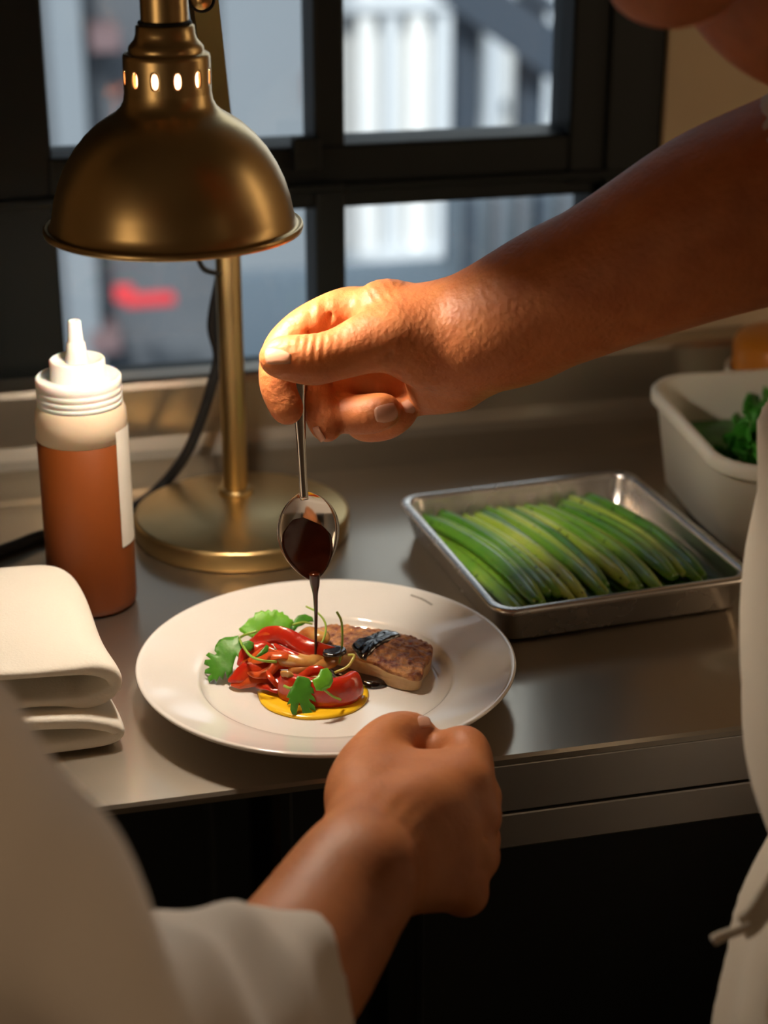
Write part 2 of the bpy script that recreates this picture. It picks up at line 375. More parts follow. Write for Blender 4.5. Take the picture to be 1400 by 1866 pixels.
# slanted flat arm, pivot bolt, upper bar and stem to the shade
A0 = np.array([PX-0.002, PY-0.010, CT+0.285]); A1 = Yp(366, -40, 0.255); A2 = np.array([LX, LY, A1[2]+0.045])
ax_ = unit(A1-A0)
P = np.array([A0-ax_*0.02, A0+(A1-A0)*0.5, A1+ax_*0.02]); sec = [(0.0105, 0.003), (-0.0105, 0.003), (-0.0105, -0.003), (0.0105, -0.003)]
obj('arm', sweep('arm', P, sec, hint=(0.25, -1, 0.3)), BRASS, lamp, smooth=False)
obj('arm', sweep('arm', np.array([A1, (A1+A2)/2, A2]), sec, hint=(0.7, 0.7, 0.0)), BRASS, lamp, smooth=False)
pv = Yp(368, -2, 0.262); pn = unit((-0.2, -1, 0.1))
kn = obj('pivot_bolt', lathe('pivot_bolt', [(0.0001, 0.012), (0.004, 0.012), (0.0055, 0.009), (0.007, 0.009), (0.0072, 0.007), (0.0072, 0)], pv, 32, pn), BRASS, lamp)
obj('washer', lathe('washer', [(0.0070, 0.0035), (0.0082, 0.0045), (0.0092, 0.0035), (0.0092, 0.0008)], pv, 32, pn), RUBBER, kn)
obj('stem', lathe('stem', [(0.0142, 0.127), (0.0142, 0.36), (0.013, 0.365), (0, 0.366)], (LX, LY, LZ), 40, hs=SH), BRASS, lamp)
# dome: outer skin turned with a rolled lip; vent slots are real holes in the neck
lip = [(0.0745, 0.0040), (0.0768, 0.0028), (0.0785, 0.0006), (0.0795, 0.0008), (0.0800, 0.0024), (0.0797, 0.0042), (0.0785, 0.0050), (0.0772, 0.0044)]
dome_out = [(0.0772, 0.0044), (0.0755, 0.006), (0.0740, 0.012), (0.0722, 0.0215), (0.0690, 0.032), (0.0648, 0.0415), (0.0590, 0.0515), (0.0522, 0.0600), (0.0440, 0.0678), (0.0375, 0.0722), (0.0325, 0.0752), (0.0290, 0.0785), (0.0270, 0.0825), (0.0262, 0.0875)]
shade = obj('shade', lathe('shade', [(0.0255, 0.0875)]+[(max(r-0.0010, 0), h) for r, h in dome_out[::-1][1:]]+lip+dome_out[1:], (LX, LY, LZ), 128, hs=SH), BRASS, lamp)
shade.data.materials.append(BRASS_I)
# neck with 12 oval slots
def neck_mesh():
    ns = 12; r0 = 0.0262; z0, z1 = 0.0875, 0.1085; zc = 0.0975; hw, hh = 0.0021, 0.0047; v = []; f = []; nr = 24
    a0 = R_(-53.3) ; st = 2*math.pi/ns; half = st*r0/2
    for thick, rr in ((0, r0), (1, r0-0.0009)):
        for s in range(ns):
            basei = len(v); ac = a0+s*st
            for ring in range(4):
                w = (0, 0.25, 0.6, 1)[ring]
                for k in range(nr):
                    t = 2*math.pi*k/nr; cx, sy = math.cos(t), math.sin(t)
                    ov = (hw*math.copysign(abs(cx)**0.9, cx), zc+hh*math.copysign(abs(sy)**0.9, sy))
                    sc = 1/max(abs(cx), abs(sy)); sq = (half*cx*sc, (zc+(z1-zc)*sy*sc) if sy > 0 else (zc+(zc-z0)*sy*sc))
                    x = ov[0]*(1-w)+sq[0]*w; z = ov[1]*(1-w)+sq[1]*w; a = ac+x/r0
                    v.append((LX+rr*math.cos(a), LY+rr*math.sin(a), LZ+z*SH))
            for ring in range(3):
                for k in range(nr):
                    k2 = (k+1) % nr; q = (basei+ring*nr+k, basei+(ring+1)*nr+k, basei+(ring+1)*nr+k2, basei+ring*nr+k2)
                    f.append(q if thick == 0 else q[::-1])
    half_n = len(v)//2
    for s in range(ns):
        for k in range(nr):
            k2 = (k+1) % nr; a = s*4*nr
            f.append((a+k, a+k2, half_n+a+k2, half_n+a+k))
    bm = bmesh.new(); me = pyd('neck', v, f); bm.from_mesh(me); bmesh.ops.remove_doubles(bm, verts=bm.verts, dist=0.00012)
    return bm_mesh('neck', bm)
obj('vent_neck', neck_mesh(), BRASS, lamp)
obj('cap', lathe('cap', [(0.0262, 0.1085), (0.0258, 0.1105), (0.0245, 0.1115), (0.0225, 0.1117), (0.0226, 0.1135), (0.0222, 0.1155), (0.0205, 0.1175), (0.0188, 0.1195), (0.0178, 0.1225), (0.0174, 0.1275), (0.0160, 0.1285), (0.0142, 0.1287)], (LX, LY, LZ), 96, hs=SH), BRASS, lamp)
obj('black_ring', lathe('black_ring', [(0.0142, 0.1278), (0.0157, 0.1284), (0.0162, 0.1294), (0.0157, 0.1304), (0.0142, 0.1308)], (LX, LY, LZ), 64, hs=SH), RUBBER, lamp)
GLOW = emit('lit_bulb_glass', (1.0, 0.89, 0.745), BULB); GLOW2 = emit('lit_bulb_neck', (1.0, 0.50, 0.30), 7.0)
obj('bulb', lathe('bulb', [(0.0001, 0.010), (0.007, 0.0108), (0.013, 0.0135), (0.0175, 0.0185), (0.0195, 0.025), (0.0185, 0.031), (0.015, 0.037), (0.0001, 0.0375)], (LX, LY, LZ), 20, hs=SH), GLOW, lamp)
obj('bulb_neck', lathe('bulb_neck', [(0.0001, 0.0376), (0.0145, 0.0378), (0.0165, 0.06), (0.0185, 0.085), (0.0185, 0.108), (0.0001, 0.109)], (LX, LY, LZ), 24, hs=SH), GLOW2, lamp)
# power cord
pts = [(PX-0.004, PY+0.013, CT+0.200), (PX-0.010, PY+0.03, CT+0.155), *[tuple(Yp(a, b, 0.425)) for a, b in ((398, 648), (385, 705), (366, 765), (338, 830))], tuple(Zp(292, 888, CT+0.010)), tuple(Zp(243, 925, CT+0.0045)), tuple(Zp(160, 955, CT+0.0045)), tuple(Zp(70, 978, CT+0.0045)), tuple(Zp(0, 1004, CT+0.0045)), (-0.30, 0.27, CT+0.0045), (-0.45, 0.30, CT+0.0045)]
tag(obj('power_cord', tube('power_cord', pts, 0.0047, 12), RUBBER, lamp), 'black rubber power cord')
lp = [Yp(362, 452, 0.36), Yp(363, 475, 0.365), Yp(374, 492, 0.37), Yp(398, 499, 0.378)]
obj('cord_loop', tube('cord_loop', lp, 0.0022, 10), RUBBER, lamp)

# ================================================================= PLATE
PC = np.array([0.013, 0.058, CT]); WELL = CT+0.0065
plate = empty('dinner_plate', PC, 'round white porcelain dinner plate holding the fish dish at the counter edge', 'plate')
pr = [(0.0, 0.0030), (0.060, 0.0030), (0.064, 0.0), (0.068, 0.0), (0.071, 0.0035), (0.084, 0.0070), (0.105, 0.0140), (0.1225, 0.0205), (0.1250, 0.0222), (0.1265, 0.0240), (0.1263, 0.0252), (0.1250, 0.0256), (0.1225, 0.0248), (0.118, 0.0230), (0.104, 0.0190),
      (0.092, 0.0158), (0.0868, 0.0146), (0.0852, 0.0138), (0.0842, 0.0122), (0.0815, 0.0090), (0.078, 0.0074), (0.074, 0.0067), (0.060, 0.0065), (0.0, 0.0065)]
obj('dish', lathe('dish', pr, PC, 160), PORCELAIN, plate)
def plate_z(p):
    r = math.hypot(p[0]-PC[0], p[1]-PC[1]); rs = [q[0] for q in pr[11:]][::-1]; zs = [q[1] for q in pr[11:]][::-1]
    return CT+float(np.interp(r, rs, zs))
mk = [Zp(749, 1088, CT+0.0215), Zp(770, 1095, CT+0.0215), Zp(788, 1104, CT+0.0215)]
mk = [np.array([p[0], p[1], plate_z(p)+0.0002]) for p in catmull(mk, 6)]
obj('grey_mark', sweep('grey_mark', mk, [(0.0009, 0.0001), (-0.0009, 0.0001), (-0.0009, -0.0002), (0.0009, -0.0002)]), mat('faint_grey_mark', (0.30, 0.27, 0.22), 0.4), plate, smooth=False)

# ================================================================= FOOD ON THE PLATE
FLESH = mat('fish_flesh', (0.62, 0.42, 0.22), 0.4, bump=(90, 0.5, 0.002, (1, 1, 2.5)), var=(60, (0.42, 0.22, 0.08), 0.5, 0.75), Subsurface_Weight=0.1, Subsurface_Scale=0.004)
FSKIN = mat('crisp_fish_skin', (0.15, 0.030, 0.020), 0.32, bump=(260, 0.9, 0.003), var=(170, (0.58, 0.27, 0.09), 0.36, 0.66))
GLAZE = mat('dark_glaze', (0.008, 0.004, 0.003), 0.10, Coat_Weight=1.0, Coat_Roughness=0.05, bump=(120, 0.35, 0.003))
YELLOW = mat('yellow_puree', (0.95, 0.56, 0.015), 0.22, Coat_Weight=0.4)
REDP = mat('red_pepper_skin', (0.44, 0.018, 0.006), 0.20, bump=(110, 0.35, 0.002), var=(45, (0.62, 0.10, 0.015), 0.5, 0.8), Coat_Weight=0.5, Subsurface_Weight=0.1, Subsurface_Scale=0.003)
ORP = mat('orange_red_pepper', (0.60, 0.10, 0.015), 0.22, bump=(110, 0.35, 0.002), var=(60, (0.50, 0.03, 0.01), 0.4, 0.7), Coat_Weight=0.5, Subsurface_Weight=0.1, Subsurface_Scale=0.003)
ONION = mat('caramelised_onion', (0.55, 0.28, 0.07), 0.25, var=(80, (0.35, 0.09, 0.02), 0.4, 0.7), Coat_Weight=0.4, Subsurface_Weight=0.1, Subsurface_Scale=0.003)
LEAF = mat('cilantro_green', (0.055, 0.21, 0.012), 0.42, bump=(140, 0.35, 0.0015), var=(90, (0.045, 0.17, 0.012), 0.4, 0.7), Transmission_Weight=0.0, Subsurface_Weight=0.25, Subsurface_Scale=0.002, Subsurface_Radius=(0.4, 1, 0.1))
LEAFL = mat('bright_cilantro_green', (0.16, 0.42, 0.025), 0.38, bump=(140, 0.35, 0.0015), var=(90, (0.10, 0.32, 0.018), 0.4, 0.7), Subsurface_Weight=0.25, Subsurface_Scale=0.002, Subsurface_Radius=(0.4, 1, 0.1))
STEMM = mat('pale_green_stem', (0.28, 0.42, 0.06), 0.3, Subsurface_Weight=0.2, Subsurface_Scale=0.002)

# yellow puree puddle
def puddle(name, outline, z, h, m_, parent=None, nz=5):
    """outline px points on the plane z; domed blob"""
    Q = np.array([Zp(x, y, z)[:2] for x, y in outline]); c = Q.mean(0); Q = catmull(np.vstack([Q, Q[:1]]), 6)[:-1]; v = []; f = []; n = len(Q)
    prof = [(1.0, 0.0), (1.015, 0.25), (0.985, 0.62), (0.93, 0.9), (0.8, 1.0), (0.5, 1.0)]
    for s, t in prof:
        for q in Q:
            p = c+(q-c)*s; v.append((p[0], p[1], z+h*t))
    for i in range(len(prof)-1):
        for k in range(n): k2 = (k+1) % n; f.append((i*n+k, i*n+k2, (i+1)*n+k2, (i+1)*n+k))
    v.append((c[0], c[1], z+h)); k0 = (len(prof)-1)*n
    for k in range(n): f.append((k0+k, k0+(k+1) % n, len(v)-1))
    v.append((c[0], c[1], z))
    for k in range(n): f.append(((k+1) % n, k, len(v)-1))
    return obj(name, pyd(name, v, f), m_, parent)
tag(puddle('yellow_puree', [(470, 1262), (478, 1284), (502, 1300), (545, 1311), (590, 1311), (632, 1303), (660, 1288), (671, 1268), (662, 1252), (620, 1240), (560, 1236), (500, 1245)], WELL, 0.0026, YELLOW), 'bright yellow puree pooled under the red pepper pieces', 'puree')
# fish fillet: pale flesh below, crisp brown skin on top
fish = empty('fish_fillet', Zp(690, 1200, WELL), 'pan seared fish fillet with crisp brown skin on the white plate', 'fish')
fr_ = [np.array([*Zp(x, y, 0.9235)[:2]]) for x, y in ((535, 1158), (592, 1126), (797, 1165), (766, 1231))]   # left-front, left-back, right-back, right-front
def fillet(zlo, zhi, inset, rnd, bumpy, name, h=0.0011):
    c = np.mean(fr_, 0); cor = [c+(q-c)*(1-inset) for q in fr_]
    F = Field((-0.025, 0.0, zlo-0.006), (0.115, 0.15, zhi+0.012), h)
    X, Y, Z = np.meshgrid(*F.ax, indexing='ij'); d = np.full(F.n, -1.0, np.float32)
    for i in range(4):
        a, b = cor[i], cor[(i+1) % 4]; e = b-a; nn = np.array([-e[1], e[0]])/np.linalg.norm(e)
        if (c-a) @ nn > 0: nn = -nn
        wob = 0.0012*np.sin(X*170+i*2)*np.sin(Y*210+i)
        d = -smin(-d, -((X-a[0])*nn[0]+(Y-a[1])*nn[1]+rnd*0.3+wob-(Z-zlo)*0.12), 0.012)
    u = (X-c[0])*0.83-(Y-c[1])*0.55; w = (X-c[0])*0.55+(Y-c[1])*0.83
    top = zhi+0.0012-1.3*u*u-2.2*w*w+0.0016*np.sin(u*75+1)*np.cos(w*60)
    if bumpy:
        top = top+0.0007*np.sin(X*640+2*np.sin(Y*300))*np.sin(Y*580+2*np.sin(X*330))+0.0005*np.sin(X*1200+Y*500)*np.sin(Y*1150-X*300)
        bot = zlo-1.3*u*u-2.2*w*w
    else: bot = zlo
    d = -smin(-d, -(Z-top), rnd); d = -smin(-d, -(bot-Z), rnd*0.5)
    F.F = d.astype(np.float32); return np_mesh(name, [F.mesh(name, 1)])
obj('flesh', fillet(WELL, 0.9215, 0.02, 0.004, False, 'flesh'), FLESH, fish)
obj('crisp_skin', fillet(0.9185, 0.9228, 0.0, 0.002, True, 'crisp_skin', 0.0009), FSKIN, fish)
# glaze: band over the fillet, pool beside it, stream from the spoon
fcen = np.mean(fr_, 0)
def fish_top(x, y):
    u = (x-fcen[0])*0.83-(y-fcen[1])*0.55; w = (x-fcen[0])*0.55+(y-fcen[1])*0.83
    return 0.9228+0.0012-1.3*u*u-2.2*w*w+0.0016*math.sin(u*75+1)*math.cos(w*60)
def draped(name, outline, h, m_):
    Q = np.array([Zp(x, y, 0.9245)[:2] for x, y in outline]); Q = catmull(np.vstack([Q, Q[:1]]), 5)[:-1]; c = Q.mean(0); v = []; f = []; n = len(Q)
    prof = [(1.0, -0.0012), (1.01, 0.0), (0.97, 0.55), (0.88, 0.9), (0.65, 1.0), (0.35, 0.92)]
    for s_, t_ in prof:
        for k, q in enumerate(Q):
            p = c+(q-c)*s_; v.append((p[0], p[1], fish_top(*p)+(h*t_ if t_ >= 0 else t_)+0.0004*math.sin(p[0]*900)*math.sin(p[1]*700)))
    for i in range(len(prof)-1):
        for k in range(n): k2 = (k+1) % n; f.append((i*n+k, i*n+k2, (i+1)*n+k2, (i+1)*n+k))
    v.append((c[0], c[1], fish_top(*c)+h*0.92)); k0 = (len(prof)-1)*n
    for k in range(n): f.append((k0+k, k0+(k+1) % n, len(v)-1))
    return obj(name, pyd(name, v, f), m_)
def c2(p): return [(560+x/4.667, 1100+y/4.667) for x, y in p]
tag(draped('dark_glaze', c2([(375, 355), (430, 318), (520, 298), (600, 256), (655, 230), (725, 228), (795, 258), (750, 296), (690, 330), (620, 365), (560, 405), (500, 450), (450, 440), (410, 405)]), 0.0020, GLAZE), 'shiny dark brown glaze band laid across the fish skin', 'sauce')
tag(puddle('sauce_pool', [(585, 1216), (600, 1206), (640, 1198), (664, 1206), (684, 1224), (706, 1240), (704, 1251), (676, 1256), (640, 1244), (610, 1236)], WELL, 0.0042, GLAZE), 'dark glossy sauce pool between the tomato wedge and the fish', 'sauce')
tag(puddle('sauce_spot', [(588, 1186), (604, 1180), (628, 1183), (630, 1192), (612, 1199), (590, 1196)], 0.9300, 0.0024, GLAZE), 'small wet sauce spot on the top red pepper strip', 'sauce')
# peppers
def strip(pts, w, t, m_, label, hint=(0, 0, 1), bow=0.0015, ends=(0.35, 0.3), twist=(-30, 15, -10, 30), name='pepper_strip', cat='pepper', grp='cooked vegetable pieces on the plate'):
    Q = catmull([Zp(*p) for p in pts], 7); n = len(Q); s = np.interp(np.linspace(0, 1, n), [0, 0.18, 0.8, 1], [ends[0], 1, 1, ends[1]]); t = t*0.55 if m_ is not ONION else t; bow = bow*0.7 if m_ is not ONION else bow
    o = obj(name, sweep(name, Q, ribbon_sec(w, t, bow, 7), hint, np.c_[s, np.clip(s*1.3, 0, 1)], twist=twist), m_)
    subsurf(o, 1); return tag(o, label, cat, grp)
strip([(452, 1170, 0.926), (478, 1158, 0.934), (512, 1158, 0.937), (545, 1172, 0.934), (580, 1186, 0.931), (625, 1188, 0.929)], 0.0062, 0.0017, REDP, 'long glossy red pepper strip arching over the top of the pile', hint=(-0.1, -0.65, 0.75))
strip([(456, 1168, 0.925), (482, 1151, 0.936), (515, 1152, 0.937), (540, 1163, 0.930)], 0.0038, 0.0018, ORP, 'orange red pepper strip at the top left of the pile', hint=(0, -0.2, 1))
strip([(415, 1240, 0.912), (440, 1226, 0.918), (470, 1210, 0.923), (505, 1205, 0.922), (530, 1215, 0.918)], 0.0060, 0.0018, REDP, 'red pepper strip pointing left under the cilantro leaf', hint=(0.1, -0.5, 0.8))
strip([(420, 1246, 0.9105), (450, 1240, 0.914), (485, 1236, 0.915), (520, 1240, 0.913)], 0.0050, 0.0018, ORP, 'orange pepper strip lying lowest at the left of the pile', hint=(0.1, -0.6, 0.7))
strip([(432, 1212, 0.918), (448, 1190, 0.926), (470, 1178, 0.930), (500, 1182, 0.928)], 0.0048, 0.0017, REDP, 'curled red pepper strip behind the left cilantro stem', hint=(-0.3, -0.5, 0.8))
strip([(440, 1205, 0.920), (475, 1196, 0.928), (515, 1190, 0.931), (548, 1196, 0.928)], 0.0052, 0.0018, ORP, 'orange red pepper strip in the middle of the pile', hint=(0.1, -0.5, 0.9))
strip([(488, 1220, 0.922), (497, 1236, 0.920), (508, 1250, 0.914), (517, 1262, 0.910)], 0.0026, 0.0012, ORP, 'thin curled orange pepper sliver at the front of the pile', hint=(0.4, -0.7, 0.4))
strip([(470, 1214, 0.919), (500, 1228, 0.917), (520, 1246, 0.913), (530, 1262, 0.9105)], 0.0060, 0.0020, REDP, 'wide dark red pepper strip sloping down to the puree', hint=(0.3, -0.4, 0.8))
strip([(495, 1196, 0.926), (530, 1200, 0.928), (565, 1204, 0.927), (600, 1200, 0.924)], 0.0058, 0.0026, ONION, 'golden brown onion piece below the top pepper strip', hint=(0, -0.5, 0.8), name='onion_piece', cat='onion')
strip([(525, 1222, 0.920), (555, 1218, 0.923), (590, 1208, 0.924), (625, 1196, 0.922)], 0.0050, 0.0030, ONION, 'glazed onion strip lying against the fish edge', hint=(0, -0.4, 0.9), name='onion_piece', cat='onion')
strip([(541, 1162, 0.924), (560, 1154, 0.928), (583, 1158, 0.9285), (600, 1168, 0.926)], 0.0060, 0.0026, ONION, 'pale browned onion piece on the left end of the fish', hint=(0, -0.3, 1), name='onion_piece', cat='onion')
strip([(512, 1228, 0.926), (518, 1226, 0.9275), (528, 1228, 0.9275), (534, 1234, 0.925)], 0.0022, 0.0018, ONION, 'tiny pale onion curl on the red tomato wedge', hint=(0, -0.3, 1), name='onion_piece', cat='onion')
strip([(448, 1222, 0.918), (470, 1228, 0.920), (492, 1222, 0.922), (510, 1208, 0.925), (535, 1204, 0.926)], 0.0034, 0.0016, ORP, 'narrow orange pepper strip twisting across the middle left of the pile', hint=(0.2, -0.6, 0.7), twist=(-50, 30, 70, 10))
strip([(425, 1228, 0.914), (446, 1212, 0.921), (462, 1196, 0.927), (485, 1186, 0.931), (506, 1190, 0.931)], 0.0030, 0.0015, ORP, 'thin bright orange pepper strip rising along the left of the pile', hint=(-0.3, -0.6, 0.7), twist=(20, -40, 10, 50))
strip([(500, 1172, 0.932), (520, 1184, 0.932), (540, 1196, 0.930), (556, 1210, 0.926)], 0.0030, 0.0015, REDP, 'short red pepper strip crossing under the top strip', hint=(0.5, -0.6, 0.5), twist=(0, 50, 80))
strip([(540, 1238, 0.918), (556, 1226, 0.922), (576, 1222, 0.924), (598, 1228, 0.922)], 0.0036, 0.0016, REDP, 'dark red pepper strip tucked behind the tomato wedge', hint=(0.1, -0.5, 0.8), twist=(-20, 30))
strip([(462, 1246, 0.9115), (486, 1250, 0.913), (506, 1256, 0.913), (528, 1252, 0.914)], 0.0034, 0.0015, REDP, 'small red pepper strip lying on the left edge of the puree', hint=(0.1, -0.5, 0.8), twist=(10, -30, 20))
# tomato-red wedge standing at the front
wq = catmull([Zp(513, 1246, 0.9165), Zp(545, 1258, 0.9165), Zp(590, 1264, 0.9165), Zp(630, 1258, 0.9170), Zp(650, 1244, 0.9170)], 7)
sec = [(a*0.0102, b*0.0055) for a, b in [(-1, -0.9), (-1, 0.3), (-0.86, 0.85), (-0.3, 1.12), (0.3, 1.12), (0.86, 0.85), (1, 0.4), (1, -0.9), (0, -0.95)]]
T, N, B = frames(wq, (0.1, -1, 0.1))
wd = obj('tomato_wedge', sweep('tomato_wedge', wq, sec, (0.1, -1, 0.1), np.interp(np.linspace(0, 1, len(wq)), [0, 0.08, 0.9, 1], [0.8, 1, 1, 0.92])), REDP); subsurf(wd, 1)
tag(wd, 'smooth red tomato wedge standing at the front of the pile', 'tomato')
# cilantro leaves and stems (traced outlines laid on their own tilted planes, bent, with thickness)
def c8(p): return [(360+x/4.375, 1090+y/4.375) for x, y in p]
def leaf(outline, c, z, n, m_, parent, bend=0.004, thick=0.00035):
    p0 = Zp(*c, z); n = unit(n); P = [Pp(x, y, p0, n) for x, y in outline]
    u = unit(np.cross(n, (0, 0, 1)) if abs(n[2]) < 0.95 else np.cross(n, (0, 1, 0))); w = np.cross(n, u)
    L = np.array([[(p-p0) @ u, (p-p0) @ w] for p in P])
    bm = bmesh.new(); vs = [bm.verts.new((a, b, 0)) for a, b in L]; bm.faces.new(vs)
    bmesh.ops.triangulate(bm, faces=bm.faces[:]); 
    for _ in range(2):
        bmesh.ops.subdivide_edges(bm, edges=[e for e in bm.edges if e.calc_length() > 0.0028], cuts=1)
        bmesh.ops.triangulate(bm, faces=[f_ for f_ in bm.faces if len(f_.verts) > 3])
    ctr_ = L.mean(0); sz = np.abs(L-ctr_).max()
    for v in bm.verts:
        a, b = (v.co.x-ctr_[0])/sz, (v.co.y-ctr_[1])/sz
        v.co.z = bend*(-(a*a)*0.7-(b*b)*0.5+0.12*math.sin(a*7)*math.cos(b*6)+0.25*abs(a))
    bmesh.ops.solidify(bm, geom=bm.faces[:], thickness=thick)
    M4 = np.stack([u, w, n], 1)
    for v in bm.verts: v.co = Vector(p0+M4 @ np.array(v.co))
    return obj('leaf', bm_mesh('leaf', bm), m_, parent)
def stem(pts, r, parent, m_=STEMM, name='stem'):
    return obj(name, tube(name, [Zp(*p) for p in pts], r, 8, 6), m_, parent)
def sprig(label, c, z): return empty('cilantro_sprig', Zp(*c, z), label, 'herb', 'cilantro sprigs on the fish dish')
o = sprig('large bright green cilantro leaf lying flat behind the peppers', (485, 1140), 0.925)
leaf(c8([(330, 240), (385, 195), (410, 160), (450, 150), (460, 115), (490, 110), (510, 95), (540, 108), (565, 90), (590, 110), (610, 92), (635, 95), (650, 115), (680, 105), (690, 130), (720, 140), (735, 165), (760, 170), (770, 200), (745, 225), (730, 265), (690, 285), (650, 295), (600, 290), (540, 275), (500, 290), (450, 320), (400, 295), (340, 260)]), (485, 1140), 0.929, (-0.05, -0.72, 0.68), LEAFL, o)
stem([(434, 1165, 0.921), (446, 1157, 0.926), (470, 1150, 0.9285)], 0.0009, o)
o = sprig('dark green ragged cilantro leaf at the far left of the food', (410, 1200), 0.92)
leaf(c8([(320, 290), (335, 340), (360, 400), (365, 440), (340, 490), (310, 455), (290, 520), (275, 590), (235, 640), (225, 580), (200, 650), (175, 620), (150, 665), (130, 640), (90, 670), (80, 630), (110, 600), (55, 600), (60, 570), (100, 550), (50, 525), (60, 490), (110, 490), (65, 455), (90, 432), (140, 455), (155, 440), (135, 420), (140, 380), (170, 330), (220, 305), (280, 300)]), (410, 1200), 0.9215, (-0.3, -0.62, 0.72), LEAF, o)
leaf(c8([(360, 350), (410, 335), (450, 350), (450, 385), (430, 420), (385, 410), (360, 380)]), (452, 1178), 0.932, (0.2, -0.7, 0.7), LEAF, o, 0.002)
leaf(c8([(455, 475), (550, 370), (570, 385), (560, 430), (500, 465)]), (478, 1188), 0.935, (0.2, -0.7, 0.7), LEAF, o, 0.001)
stem([(435, 1162, 0.930), (446, 1182, 0.933), (459, 1197, 0.935), (480, 1204, 0.935), (504, 1206, 0.932)], 0.0009, o)
o = sprig('deeply lobed green cilantro leaf hanging over the yellow puree', (550, 1265), 0.915)
leaf(c8([(800, 620), (850, 625), (890, 640), (910, 665), (900, 700), (925, 720), (930, 760), (900, 760), (930, 790), (945, 830), (885, 800), (900, 830), (935, 860), (945, 900), (905, 890), (880, 870), (920, 910), (940, 950), (895, 940), (880, 960), (840, 920), (830, 880), (810, 830), (800, 870), (790, 930), (760, 930), (740, 890), (745, 840), (715, 850), (735, 800), (710, 790), (730, 750), (760, 700)]), (550, 1270), 0.9185, (0.05, -0.86, 0.48), LEAF, o, 0.003)
stem([(518, 1250, 0.922), (530, 1254, 0.923), (545, 1246, 0.9235)], 0.0010, o)
o = sprig('small rounded cilantro leaf in front of the tomato wedge', (590, 1245), 0.92)
leaf(c8([(985, 565), (1040, 555), (1075, 600), (1085, 660), (1060, 710), (1000, 740), (950, 735), (930, 690), (915, 650), (950, 630), (970, 600)]), (590, 1238), 0.9335, (0.1, -0.8, 0.6), LEAFL, o, 0.002)
stem([(591, 1257, 0.9275), (607, 1269, 0.921), (621, 1275, 0.9155)], 0.0008, o)
o = sprig('small dark cilantro leaf tucked behind the fish tip', (553, 1128), 0.925)
leaf(c8([(775, 170), (800, 140), (860, 125), (920, 150), (930, 185), (880, 190), (840, 215), (800, 230), (770, 270), (735, 290), (740, 240), (760, 200)]), (553, 1132), 0.9265, (0.1, -0.7, 0.7), LEAF, o, 0.002)
stem([(533, 1139, 0.928), (552, 1134, 0.929), (570, 1137, 0.928)], 0.0008, o)
def sprout(pts, r, label, m_=STEMM):
    tag(obj('herb_sprout', tube('herb_sprout', [Zp(*p) for p in pts], r, 8, 6), m_), label, 'herb', 'thin herb stems on the fish')
sprout([(558, 1105, 0.945), (577, 1115, 0.944), (591, 1131, 0.940), (594, 1149, 0.935), (588, 1168, 0.930), (577, 1178, 0.929)], 0.0007, 'thin curved herb stem right beside the falling sauce')
sprout([(614, 1115, 0.951), (622, 1131, 0.947), (624, 1154, 0.940), (623, 1181, 0.931), (618, 1210, 0.922)], 0.0008, 'straight upright green herb stem at the centre of the fish')
sprout([(610, 1226, 0.923), (632, 1216, 0.926), (643, 1202, 0.929), (645, 1194, 0.931), (634, 1194, 0.931)], 0.0010, 'short pale hooked stem beside the glaze band', mat('pale_orange_stem', (0.62, 0.36, 0.08), 0.3, var=(30, (0.45, 0.42, 0.08), 0.4, 0.6)))
# ---------------------------------------------------------------- spoon, sauce in it and the stream
spn = empty('spoon', Zp(575, 1190, 0.985), 'steel spoon held upright over the fish, pouring dark sauce', 'spoon')
SPOON = mat('polished_steel', (0.60, 0.56, 0.51), 0.10, 1.0)
tipP = np.array([0.0078, 0.0665, 0.9785]); junP = Yp(553, 897, 0.0770); topP = Yp(541, 655, 0.092)
axs = unit(tipP-junP); nrm = unit(np.array([0.10, -1.0, 0.0])-axs*(np.array([0.10, -1.0, 0.0]) @ axs)); sid = np.cross(nrm, axs)
Lb = np.linalg.norm(tipP-junP)
def bowl(s, a):  # s 0..1 along bowl, a -1..1 across -> point on the inner skin
    w = 0.0222*(math.sin(math.pi*min(1, s**0.86))**0.62)*(1.0-0.10*s) if 0 < s < 1 else 0.0
    w = max(w, 0.0035*(1-s)**2)
    d = 0.0085*math.sin(math.pi*s)**0.7 if 0 < s < 1 else 0
    return junP+axs*Lb*s+sid*w*a-nrm*d*(1-a*a)+nrm*0.0012*math.cos(s*3.0)
def bowl_mesh():
    ns, na = 30, 17; v = []; f = []
    for off in (0, 0.0011):
        for i in range(ns+1):
            for j in range(na): v.append(bowl(i/ns, -1+2*j/(na-1))-nrm*off)
    k = (ns+1)*na
    for i in range(ns):
        for j in range(na-1):
            q = (i*na+j, i*na+j+1, (i+1)*na+j+1, (i+1)*na+j); f.append(q); f.append(tuple(k+x for x in q[::-1]))
        for j in (0, na-1): f.append((i*na+j, (i+1)*na+j, k+(i+1)*na+j, k+i*na+j))
    bm = bmesh.new(); me = pyd('bowl', v, f); bm.from_mesh(me); bmesh.ops.remove_doubles(bm, verts=bm.verts, dist=0.00005); return bm_mesh('bowl', bm)
obj('bowl', bowl_mesh(), SPOON, spn)
hp = catmull([junP+axs*0.005, Yp(551.5, 855, 0.0797), Yp(549, 805, 0.0825), Yp(546.5, 755, 0.0852), Yp(544, 705, 0.0885), topP], 8)
hs = np.interp(np.linspace(0, 1, len(hp)), [0, 0.2, 0.4, 0.7, 1], [0.75, 0.78, 0.85, 1.15, 1.7])
obj('handle', sweep('handle', hp, ribbon_sec(0.0036, 0.0016, 0, 9), nrm, np.c_[hs, np.interp(hs, [0.7, 1.7], [1.1, 0.75])]), SPOON, spn)
